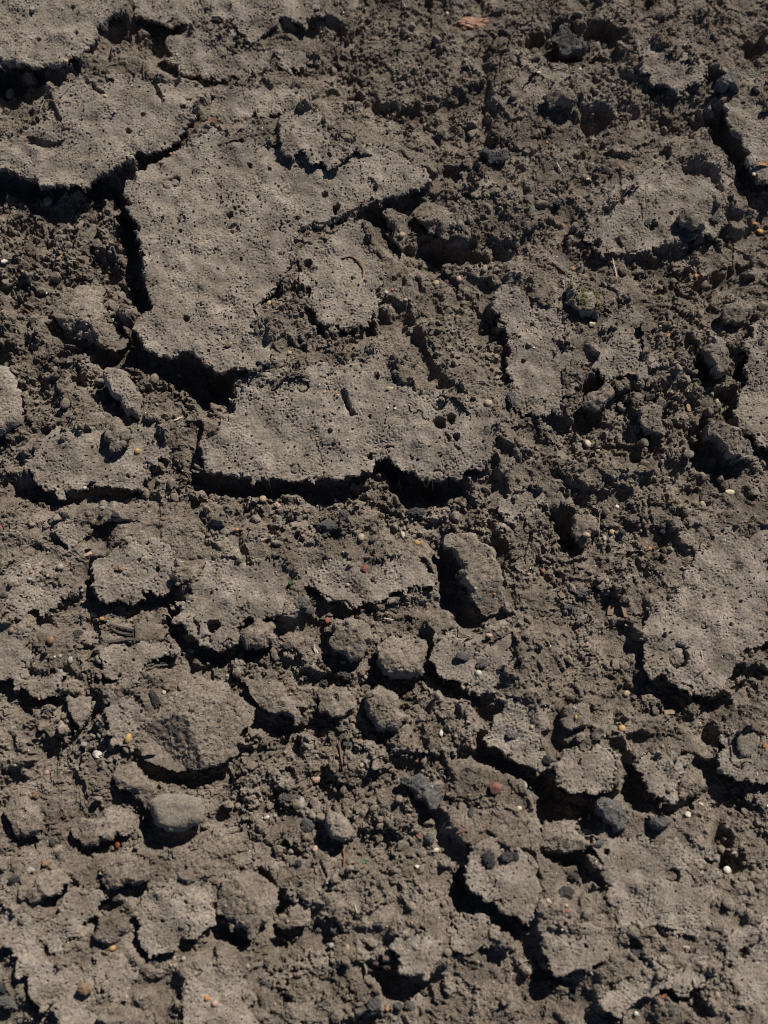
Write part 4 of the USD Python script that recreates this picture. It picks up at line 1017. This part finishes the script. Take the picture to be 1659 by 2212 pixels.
# the ground: one sheet, fine in view and coarser out to where nothing is seen
Zc = G.copy()
GROW = CELL * np.cumsum(1.32 ** np.arange(1, 30))
ex, ey = np.concatenate([gx[0] - GROW[::-1], gx, gx[-1] + GROW]), np.concatenate([gy[0] - GROW[::-1], gy, gy[-1] + GROW])
GP = np.pad(G, 29, 'edge')
far = np.maximum(np.abs(np.arange(len(ex)) - 28.5 - NX / 2) - NX / 2, 0)[None, :] + np.maximum(np.abs(np.arange(len(ey)) - 28.5 - NY / 2) - NY / 2, 0)[:, None]
GP = GP * np.exp(-far / 6) + np.where(far > 0, rng.standard_normal(GP.shape) * np.minimum(0.1 + far * 0.15, 3.0), 0)
keep = np.pad(~ndimage.binary_erosion(cover, iterations=int(8 / CELL)), 29, constant_values=True)
uv_, f_ = grid_faces(keep)
Xe, Ye = np.meshgrid(ex, ey)
# small sideways shifts so that the grains overhang and do not follow the grid
jit = np.zeros(GP.shape + (2,))
jit[29:-29, 29:-29, 0], jit[29:-29, 29:-29, 1] = 0.16 * N_edge2, 0.16 * np.roll(N_edge2, (200, 311), (0, 1))
V_ = np.stack([(Xe + jit[..., 0])[uv_], (Ye + jit[..., 1])[uv_], GP[uv_]], 1) / 1000.0
tag(obj('ground', (V_, f_), 'crumbly_soil'), 'crumbly grey brown soil between the slabs of dried mud', 'soil', kind='structure')

LAND = []


def landmark(short, text):
    p = pts(text)
    LAND.append((short, p))


for (short, label, top, thick, rnd, rag, text), (_, _, _, _, w, sd, z) in zip(PLATES, slabs):
    sl = np.s_[w[0]:w[1], w[2]:w[3]]
    t = np.clip(sd / rnd, 0, 1)
    edge = np.exp(-np.clip(sd, 0, None) / 2.2)
    rnd = 0.55 * rnd
    t = np.clip(sd / rnd, 0, 1)
    zz = z - 0.17 * thick * (1 - np.sqrt(np.clip(1 - (1 - t) ** 2, 0, 1))) + TOPREL[sl] + 0.14 * edge * (N_small[sl] + 0.5 * N_fine[sl])
    thick *= 1.3 if thick > 12 else 1.1
    zl = np.minimum(G[sl] - 3.0, zz - 0.6 * thick)
    tag(obj('mud_plate', lump_mesh(w, sd, zz, zl, 0.55 * thick), 'dry_crust'), label, 'mud plate', 'plates of cracked dried mud')
    Zc[sl] = np.where(sd > 0, np.maximum(Zc[sl], zz), Zc[sl])
    landmark(short, text)

# ------------------------------------------------------------------ clods and the larger stones
top_now = Zc
for name, short, label, cat, group, mat, height, dome, wr, text in CLODS:
    height *= 1.3
    p = pts(text)
    c0 = at(p.mean(0)[None])[0]
    zg = float(np.median(sample(ndimage.minimum_filter(Zc, 1), at(p))))
    poly = unproject(p, zg + 0.45 * height)
    w, sd = signed(poly, 4.0, 0.65 if wr > 0.2 else 0.3)
    if sd is None:
        continue
    sl = np.s_[w[0]:w[1], w[2]:w[3]]
    R = max(0.6, dome * sd.max())
    t = np.clip(ndimage.gaussian_filter(sd, 1.5) / R, 0, 1)
    prof = np.sqrt(np.clip(1 - (1 - t) ** 2, 0, 1))
    prof = ndimage.gaussian_filter(prof, 1.5)
    fall = 0.10 * ((gx[w[2]:w[3]][None, :] - c0[0]) + (gy[w[0]:w[1]][:, None] - c0[1])) * rng.uniform(-1, 1)
    z = zg + 0.32 * height + 0.68 * height * prof + fall * 0.4 + wr * (0.22 * wrinkle[sl] - 1.5 * fiss[sl] + 0.50 * N_small[sl] + 0.5 * N_edge[sl]) - wr * 0.5 * pit_fine[sl] + (wr > 0.35) * (0.35 + wr) * 0.9 * lump_map[sl] + 0.11 * N_fine[sl] * (wr > 0.2) + 0.05 * N_fine[sl] + (0.04 if wr > 0.2 else 0.012) * rng.standard_normal(sd.shape) + 0.25 * wr * N_mid[sl] + (wr > 0.35) * (0.55 * N_edge[sl] - 1.5 * np.exp(-(crk[sl] / 0.10) ** 2) * wr)
    gr = wr > 0.2
    if wr > 0.35:
        Xl, Yl = gx[w[2]:w[3]][None, :] - c0[0], gy[w[0]:w[1]][:, None] - c0[1]
        half = sd.max()
        for k in range(9):
            b = k * 0.7 + rng.uniform(-0.3, 0.3)
            z = np.minimum(z, zg + height * rng.uniform(0.75, 1.0) - rng.uniform(0.15, 0.7) * (Xl * math.cos(b) + Yl * math.sin(b) - rng.uniform(0.15, 0.8) * half) + 0.18 * N_small[sl] + wr * (0.2 * wrinkle[sl] - 1.2 * fiss[sl]))
        z = np.maximum(z, zg + 0.25 * height)
    if gr:
        z += np.where(t > 0.3, grain_map[sl], 0)
    zl = np.minimum(Zc[sl] - 1.0, zg - 1.0)
    mesh = lump_mesh(w, sd, z, zl, min(0.35 * height, 0.3 * sd.max()), 0.25 if wr > 0.2 else 0.05)
    if name == 'mossy_clod':
        root = thing(name)
        tag(root, label, cat, group)
        obj('clod_body', mesh, mat, str(root.GetPath()))
        MOSSY = (w, sd, z, str(root.GetPath()))
    else:
        tag(obj(name, mesh, mat), label, cat, group)
    Zc[sl] = np.where(sd > 0, np.maximum(Zc[sl], z), Zc[sl])
    landmark(short, text)
top_now = Zc
Ztop = ndimage.grey_dilation(Zc, size=(5, 5))

# yellow-green moss on the upper right side of its clod
w, sd, z, path = MOSSY
V, F, n0 = [], [], 0
ico = trimesh.creation.icosphere(subdivisions=1)
jj, ii = np.nonzero((sd > 0.4) & (N_small[w[0]:w[1], w[2]:w[3]] > 0.1) & (N_edge[w[0]:w[1], w[2]:w[3]] > -0.4))
for k in rng.choice(len(jj), min(520, len(jj)), replace=False):
    s = rng.uniform(0.18, 0.42)
    v = ico.vertices * s * rng.uniform(0.7, 1.3, 3) * [1, 1, 0.7] + rng.normal(0, 0.10, ico.vertices.shape) + [gx[w[2] + ii[k]], gy[w[0] + jj[k]], z[jj[k], ii[k]] + 0.1]
    V.append(v / 1000.0); F.append(ico.faces + n0); n0 += len(v)
tag(obj('moss', (np.concatenate(V), np.concatenate(F)), 'moss', path), 'yellow green moss cushions', kind='stuff')

# ------------------------------------------------------------------ small things lying about
ICO3, ICO2 = trimesh.creation.icosphere(subdivisions=3), trimesh.creation.icosphere(subdivisions=2)


def pebble_shape(w, h, flat, shape, r):
    """A pebble of w x h mm."""
    m = ICO3 if max(w, h) > 3.4 else ICO2
    v = m.vertices.copy()
    if shape == 'chip':
        c = r.standard_normal((11, 3)); c /= np.linalg.norm(c, axis=1, keepdims=True)
        lim = r.uniform(0.62, 0.95, 11)
        d = (v @ c.T) / lim
        v = v / np.maximum(1, d.max(1))[:, None]
        v *= 1.15
    else:
        amp = 0.28 if shape == 'rough' else 0.10
        f = np.zeros(len(v))
        for q in range(9):
            k = r.standard_normal(3) * (1.2 + 0.45 * q) * (1.6 if shape == 'rough' else 0.8)
            f += np.sin(v @ k + r.uniform(0, 6.28)) / (1 + 0.4 * q)
        v *= (1 + amp * 0.45 * f)[:, None]
        if shape == 'rough':
            v *= (1 + 0.07 * r.standard_normal(len(v)))[:, None]
    v = v * [w / 2, h / 2, flat * min(w, h) / 2]
    return v, m.faces


def turn(v, a, tx=0.0, ty=0.0):
    ca, sa = math.cos(a), math.sin(a)
    v = v @ np.array([[1, 0, 0], [0, math.cos(tx), -math.sin(tx)], [0, math.sin(tx), math.cos(tx)]]).T
    v = v @ np.array([[math.cos(ty), 0, math.sin(ty)], [0, 1, 0], [-math.sin(ty), 0, math.cos(ty)]]).T
    return v @ np.array([[ca, -sa, 0], [sa, ca, 0], [0, 0, 1]]).T


def poly_dist(p, poly):
    q = np.roll(poly, -1, 0)
    e = q - poly
    t = np.clip(((p - poly) * e).sum(1) / np.maximum((e * e).sum(1), 1e-9), 0, 1)
    d = np.hypot(*(p - poly - t[:, None] * e).T)
    k = int(np.argmin(d))
    ins = False
    for a, b in zip(poly, q):
        if (a[1] > p[1]) != (b[1] > p[1]) and p[0] < (b[0] - a[0]) * (p[1] - a[1]) / (b[1] - a[1]) + a[0]:
            ins = not ins
    return (-d[k] if ins else d[k]), p - (poly[k] + t[k] * e[k])


def where(p, skip=None):
    """Which landmark a small thing lies on or next to, in words, and the next one after it."""
    p = np.asarray(p, float)
    got = sorted([(poly_dist(p, poly) + (s,)) for s, poly in LAND if s != skip], key=lambda g: g[0])
    out = []
    for d, off, s in got[:3]:
        if d <= 0:
            out.append(f'on the {s}')
        else:
            dx, dy = off
            side = ('right of' if dx > 0 else 'left of') if abs(dx) > 1.3 * abs(dy) else ('below' if dy > 0 else 'above')
            out.append(f'{"close " if d < 12 else ""}{side} the {s}')
    return out


SMALL = []


def note(prim, head, cat, group, p, skip=None):
    SMALL.append([prim, head, cat, group, np.asarray(p, float), where(p, skip)])


def word_size(d):
    return 'tiny' if d < 6 else 'small' if d < 10 else 'medium sized' if d < 15 else 'large'


for line in PEBBLES.strip().split('\n'):
    x, y, wd, hd, ang, col, shape = line.split()[:7]
    extra = ' '.join(line.split()[7:])
    x, y, wd, hd, ang = map(float, (x, y, wd, hd, ang))
    q = at(np.array([[x, y]]))[0]
    r = np.random.default_rng(int(x * 31 + y))
    flat = {'round': 0.8, 'chip': 0.75, 'flat': 0.4, 'rough': 0.8}[shape]
    v, f = pebble_shape(wd * U * 1.06, hd * U * 1.06, flat, shape, r)
    v = turn(v, -math.radians(ang), r.normal(0, 0.18), r.normal(0, 0.18))
    hz = float(np.sort(sample(Zc, q + np.array([[0, 0], [.5, 0], [-.5, 0], [0, .5], [0, -.5]])))[3]) + 0.32 * flat * min(wd, hd) * U * 0.5
    root = v + [q[0], q[1], hz]
    mat = {'cinder': 'cinder', 'char': 'char'}.get(col, col + '_stone')
    noun = {'cinder': 'cinder', 'char': 'charcoal'}.get(col)
    if noun:
        prim = obj('cinder_lump' if noun == 'cinder' else 'charcoal_piece', (root / 1000.0, f), mat)
        note(prim, extra or f'{word_size((wd + hd) / 2)} {"dark grey cinder" if noun == "cinder" else "black charcoal piece"}', noun, 'dark cinders and charcoal on the soil', (x, y))
    else:
        prim = obj('stone_chip' if shape == 'chip' else 'pebble', (root / 1000.0, f), mat, smooth=(shape != 'chip'))
        kindw = {'chip': 'angular stone chip', 'round': 'rounded pebble', 'flat': 'flat pebble', 'rough': 'rough pebble'}[shape]
        note(prim, extra or f'{word_size((wd + hd) / 2)} {col} {kindw}', 'stone chip' if shape == 'chip' else 'pebble', 'pebbles and stone chips scattered on the soil', (x, y))


def tube(path, rad, sides=6):
    p = np.asarray(path, float)
    t = np.gradient(p, axis=0); t /= np.linalg.norm(t, axis=1, keepdims=True) + 1e-9
    a = np.cross(t, [0, 0, 1.0]); a /= np.linalg.norm(a, axis=1, keepdims=True) + 1e-9
    b = np.cross(t, a)
    th = np.arange(sides) * 2 * np.pi / sides
    rad = np.broadcast_to(rad, len(p))
    v = p[:, None] + rad[:, None, None] * (np.cos(th)[None, :, None] * a[:, None] + np.sin(th)[None, :, None] * b[:, None])
    n = len(p)
    i, j = np.meshgrid(np.arange(n - 1), np.arange(sides), indexing='ij')
    q = np.stack([i * sides + j, i * sides + (j + 1) % sides, (i + 1) * sides + (j + 1) % sides, (i + 1) * sides + j], -1).reshape(-1, 4)
    f = np.vstack([q[:, [0, 1, 2]], q[:, [0, 2, 3]]])
    caps = [[0, k + 1, k] for k in range(1, sides - 1)] + [[(n - 1) * sides, (n - 1) * sides + k, (n - 1) * sides + k + 1] for k in range(1, sides - 1)]
    return v.reshape(-1, 3), np.vstack([f, caps])


def along(text, n, lift):
    p = pts(text)
    s = np.r_[0, np.cumsum(np.hypot(*np.diff(p, axis=0).T))]
    u = np.linspace(0, s[-1], n)
    q = np.stack([np.interp(u, s, p[:, k]) for k in (0, 1)], 1)
    for _ in range(2):
        q[1:-1] = 0.25 * q[:-2] + 0.5 * q[1:-1] + 0.25 * q[2:]
    g = at(q)
    z = sample(ndimage.maximum_filter(Zc, 3), g)
    z = ndimage.gaussian_filter1d(np.maximum(z, ndimage.gaussian_filter1d(z, 2)), 1.5) + lift
    return np.column_stack([g, z]), q.mean(0)


for line in STICKS.strip().split('\n'):
    name, mat, rad, lift, text, head, cat = [s.strip() for s in line.split('|')]
    rad, lift = float(rad), float(lift)
    p, mid = along(text, 14, lift)
    u = np.linspace(-1, 1, 14)
    rr = np.random.default_rng(int(mid[0]))
    prof = rad * (1 - 0.35 * np.abs(u) ** 3) * (1 + 0.12 * rr.standard_normal(14))
    prim = obj(name, (lambda vf: (vf[0] / 1000.0, vf[1]))(tube(p, prof)), mat, smooth=40)
    note(prim, head, cat, {'straw': 'bits of straw', 'twig': 'dry twigs on the soil'}.get(cat, 'plant scraps on the soil'), mid)


def sheet(outline, thick, bend, r):
    """A small bent leaf or chip with real thickness."""
    o = np.asarray(outline, float)
    c = o.mean(0)
    ringr = [1.0, 0.66, 0.33]
    v2 = np.concatenate([c + (o - c) * s for s in ringr] + [c[None]])
    n = len(o)
    f = []
    for k in range(2):
        for a in range(n):
            b = (a + 1) % n
            f += [[k * n + a, k * n + b, (k + 1) * n + b], [k * n + a, (k + 1) * n + b, (k + 1) * n + a]]
    f += [[2 * n + a, 2 * n + (a + 1) % n, 3 * n] for a in range(n)]
    d = v2 - c
    z = bend * (d[:, 0] ** 2 - 0.5 * d[:, 1] ** 2) + r.normal(0, 0.06, len(v2))
    top, bot = np.column_stack([v2, z + thick / 2]), np.column_stack([v2, z - thick / 2])
    f = np.array(f)
    N = len(v2)
    side = []
    for a in range(n):
        b = (a + 1) % n
        side += [[a, N + a, N + b], [a, N + b, b]]
    return np.concatenate([top, bot]), np.concatenate([f, f[:, ::-1] + N, np.array(side)])


for line in SCRAPS.strip().split('\n'):
    name, mat, thick, lift, bend, text, head, cat = [s.strip() for s in line.split('|')]
    p = pts(text)
    mid = p.mean(0)
    g = at(mid[None])[0]
    z = float(sample(ndimage.maximum_filter(Zc, 3), g)[0]) + float(lift)
    o = unproject(p, z) - g
    if np.cross(np.r_[o[1] - o[0], 0], np.r_[o[2] - o[1], 0])[2] < 0:
        o = o[::-1]
    v, f = sheet(o, float(thick), float(bend), np.random.default_rng(int(mid[0])))
    v = turn(v, 0, rng.normal(0, 0.2), rng.normal(0, 0.2)) + [g[0], g[1], z]
    prim = obj(name, (v / 1000.0, f), mat)
    note(prim, head, cat, 'plant scraps on the soil', mid)

# a seed with a pale seam, the wrinkled dried peel, a red-brown seed with its tip
g = at(np.array([[495.0, 746.0]]))[0]
zs = float(sample(Ztop, g)[0]) - 0.2
root = thing('brown_seed', (g[0] / 1000, g[1] / 1000, zs / 1000))
v, f = pebble_shape(3.5, 2.5, 0.8, 'round', np.random.default_rng(3))
v = turn(v, 0.5)
obj('seed_coat', ((v + [0, 0, 0.7]) / 1000.0, f), 'seed_husk', str(root.GetPath()), smooth=True)
for k, off in enumerate((-0.45, 0.1, 0.6)):
    t = np.linspace(-1.25, 1.25, 12)
    path = turn(np.column_stack([t, off + 0.1 * np.cos(t), 0.99 * np.sqrt(np.clip(1 - (t / 1.85) ** 2 - (off / 1.35) ** 2, 0, 1)) + 0.02]), 0.5)
    vt, ft = tube(path, 0.10 * (1 - (t / 1.4) ** 2), 5)
    obj('ridge', ((vt + [0, 0, 0.7]) / 1000.0, ft), 'brown_stone', str(root.GetPath()))
note(root, 'brown oval seed with ridges along its back', 'seed', None, (495, 746))

g = at(np.array([[255.0, 1822.0]]))[0]
zs = float(sample(Ztop, g)[0]) - 0.2
root = thing('red_seed', (g[0] / 1000, g[1] / 1000, zs / 1000))
v, f = pebble_shape(2.0, 3.6, 0.9, 'round', np.random.default_rng(5))
v[:, 0] *= 1 - 0.18 * v[:, 1] / 1.8
v = turn(v, -0.10)
obj('seed_coat', ((v + [0, -0.2, 0.7]) / 1000.0, f), 'red_seed', str(root.GetPath()), smooth=True)
v, f = pebble_shape(1.1, 1.2, 0.8, 'round', np.random.default_rng(6))
obj('tip', ((v + [0.05, 1.9, 0.75]) / 1000.0, f), 'red_seed', str(root.GetPath()), smooth=True)
note(root, 'glossy red brown pointed seed', 'seed', None, (255, 1822))

g = at(np.array([[1022.0, 54.0]]))[0]
zs = float(np.median(sample(Zc, g + rng.normal(0, 3, (40, 2)))))
root = thing('dried_peel', (g[0] / 1000, g[1] / 1000, zs / 1000))
PB = trimesh.creation.icosphere(subdivisions=4)


def wrinkled(wl, hl, hz, seed):
    r = np.random.default_rng(seed)
    v = PB.vertices.copy()
    k = r.standard_normal((5, 3)) * [3.2, 6.0, 3.0]
    ph = r.uniform(0, 6.28, 5)
    fold = sum(np.abs(np.sin(v @ k[q] + ph[q])) for q in range(5)) / 5 - 0.6
    lump = 2.0 * sum(np.sin(v @ (0.4 * k[q][::-1]) + ph[q]) for q in range(4)) / 4
    v = v * (1 + 0.55 * fold + 0.16 * lump)[:, None] * [wl / 2, hl / 2, hz / 2]
    v[:, 2] += 0.018 * v[:, 0] ** 2
    return v, PB.faces


for nm, dx, dy, wl, hl, hz, a, sd_ in (('fruit_body', -2.6, 0.0, 9.5, 6.6, 3.0, 0.1, 21), ('lobe', 3.4, 1.2, 6.4, 3.2, 2.2, 0.35, 22), ('lobe', 3.2, -1.3, 6.8, 2.8, 2.0, 0.05, 23), ('lobe', 6.6, 0.9, 3.4, 2.2, 1.6, 0.5, 24)):
    v, f = wrinkled(wl, hl, hz, sd_)
    obj(nm, ((turn(v, a, 0.1, 0.05) + [dx, dy, 0.6]) / 1000.0, f), 'dried_peel', str(root.GetPath()), smooth=True)
note(root, 'wrinkled orange dried fruit peel', 'fruit peel', None, (1022, 54))

# ------------------------------------------------------------------ labels of the small things: add what is needed until each is told apart
def words(s):
    return len(s.split())


labels = [f'{h} {wh[0]}' for _, h, _, _, _, wh in SMALL]
for level in (1, 2):
    cnt = {}
    for L in labels:
        cnt[L] = cnt.get(L, 0) + 1
    for k, (_, h, _, _, _, wh) in enumerate(SMALL):
        if cnt[labels[k]] > 1 and level == 1:
            longer = f'{h} {wh[0]}, {wh[1]}'
            if words(longer) <= 16:
                labels[k] = longer
cnt = {}
for k, L in enumerate(labels):
    cnt.setdefault(L, []).append(k)
for L, ks in cnt.items():
    if len(ks) > 1:
        P = np.array([SMALL[k][4] for k in ks])
        ax = int(np.ptp(P[:, 1]) > np.ptp(P[:, 0]))
        order = np.argsort(P[:, ax])
        seq = {2: (('left', 'right'), ('upper', 'lower')), 3: (('left', 'middle', 'right'), ('top', 'middle', 'bottom'))}.get(len(ks))
        for n_, o in enumerate(order):
            pre = seq[ax][n_] if seq else (('leftmost', 'second from left', 'third from left', 'fourth from left', 'fifth from left', 'sixth from left')[n_] if ax == 0 else ('topmost', 'second from top', 'third from top', 'fourth from top', 'fifth from top', 'sixth from top')[n_])
            short = L if words(L) <= 16 - words(pre) else L.split(',')[0]
            labels[ks[o]] = f'{pre} {short}'
for (prim, _, cat, group, _, _), L in zip(SMALL, labels):
    tag(prim, L, cat, group)

# ------------------------------------------------------------------ uncountable: loose crumbs, bright mineral grains, hair roots
def scatter(name, n, protos, mat, label, cat, smin, smax, pick, sink):
    pi = UsdGeom.PointInstancer.Define(stage, f'/World/{name}')
    paths = []
    for k, (v, f) in enumerate(protos):
        m = usdkit.mesh(stage, f'/World/{name}/grain_{k:03d}' if k else f'/World/{name}/grain', (v, f), M[mat])
        paths.append(m.GetPath())
    q = np.stack([rng.uniform(X0, X1, n), rng.uniform(Y0, Y1, n)], 1)
    q = q[pick(q)]
    n = len(q)
    s = smin + (smax - smin) * rng.random(n) ** 3
    z = sample(Zc, q) + s * sink
    pi.CreatePrototypesRel().SetTargets(paths)
    pi.CreateProtoIndicesAttr(Vt.IntArray.FromNumpy(rng.integers(0, len(protos), n).astype(np.int32)))
    pi.CreatePositionsAttr(Vt.Vec3fArray.FromNumpy((np.column_stack([q, z]) / 1000.0).astype(np.float32)))
    pi.CreateScalesAttr(Vt.Vec3fArray.FromNumpy(np.repeat((s / 1000.0)[:, None], 3, 1).astype(np.float32)))
    quat = rng.standard_normal((n, 4)); quat /= np.linalg.norm(quat, axis=1, keepdims=True)
    pi.CreateOrientationsAttr(Vt.QuathArray([Gf.Quath(float(a), float(b), float(c), float(d)) for a, b, c, d in quat]))
    tag(pi.GetPrim(), label, cat, kind='stuff')


def crumb(k):
    return pebble_shape(2.0, 2.0 * (0.75 + 0.1 * (k % 4)), 0.7, 'chip' if k % 3 else 'rough', np.random.default_rng(50 + k))


def crumb_pick(q):
    return (rng.random(len(q)) < np.where(sample(cover, q), 0.012, sample(ROUGH, q) ** 1.5)) & (sample(ndimage.grey_dilation(CARVE, size=(9, 9)), q) < 1.2) & (sample(Zc, q) - sample(np.maximum(G, B), q) < 0.8)


scatter('soil_crumbs', 11000, [crumb(k) for k in range(6)], 'clod_earth', 'loose crumbs of dry soil strewn between the slabs', 'soil crumbs', 0.3, 3.0, crumb_pick, 0.25)
h8 = []
for k in range(3):
    r = np.random.default_rng(80 + k)
    c = r.standard_normal((9, 3)); c /= np.linalg.norm(c, axis=1, keepdims=True)
    hull = ConvexHull(c)
    m = trimesh.Trimesh(c, hull.simplices); m.fix_normals()
    h8.append((np.array(m.vertices), np.array(m.faces)))
scatter('mineral_grains', 2600, h8, 'quartz', 'tiny bright mineral grains glinting all over the soil', 'mineral grains', 0.11, 0.42, lambda q: rng.random(len(q)) < 0.8, 0.3)
scatter('tan_grit', 2200, [crumb(k) for k in range(4)], 'tan_stone', 'fine tan grit sprinkled over the soil', 'grit', 0.25, 0.75, lambda q: rng.random(len(q)) < np.where(sample(cover, q), 0.2, 0.9), 0.2)
scatter('dark_grit', 1500, [crumb(k) for k in range(4)], 'cinder', 'fine dark cinder grit sprinkled over the soil', 'grit', 0.3, 1.1, lambda q: rng.random(len(q)) < np.where(sample(cover, q), 0.12, 0.9), 0.15)
scatter('red_grit', 300, [crumb(k) for k in range(4)], 'orange_stone', 'tiny orange red brick grit sprinkled over the soil', 'grit', 0.25, 0.6, lambda q: rng.random(len(q)) < 0.9, 0.25)
for nm, mat, n, lab in (('hair_roots', 'dark_twig', 1500, 'fine dark hair roots lying on the soil'), ('pale_fibres', 'pale_fibre', 650, 'fine pale plant fibres lying on the soil')):
    V, F, n0 = [], [], 0
    q = np.stack([rng.uniform(X0, X1, n), rng.uniform(Y0, Y1, n)], 1)
    q = q[rng.random(n) < np.where(sample(cover, q), 0.25, 1.0)]
    for p in q:
        L, a, cv = rng.uniform(2, 6.5), rng.uniform(0, 6.28), rng.normal(0, 0.25)
        t = np.linspace(-0.5, 0.5, 7)
        xy = p + np.stack([np.cos(a + cv * t * 4) * t * L, np.sin(a + cv * t * 4) * t * L], 1)
        z = ndimage.gaussian_filter1d(sample(Zc, xy).astype(float), 1.2) + rng.uniform(0.05, 0.35)
        v, f = tube(np.column_stack([xy, z]), rng.uniform(0.06, 0.13) * (1 - 1.2 * t ** 2), 3)
        V.append(v / 1000.0); F.append(f + n0); n0 += len(v)
    tag(obj(nm, (np.concatenate(V), np.concatenate(F)), mat), lab, 'plant fibres', kind='stuff')
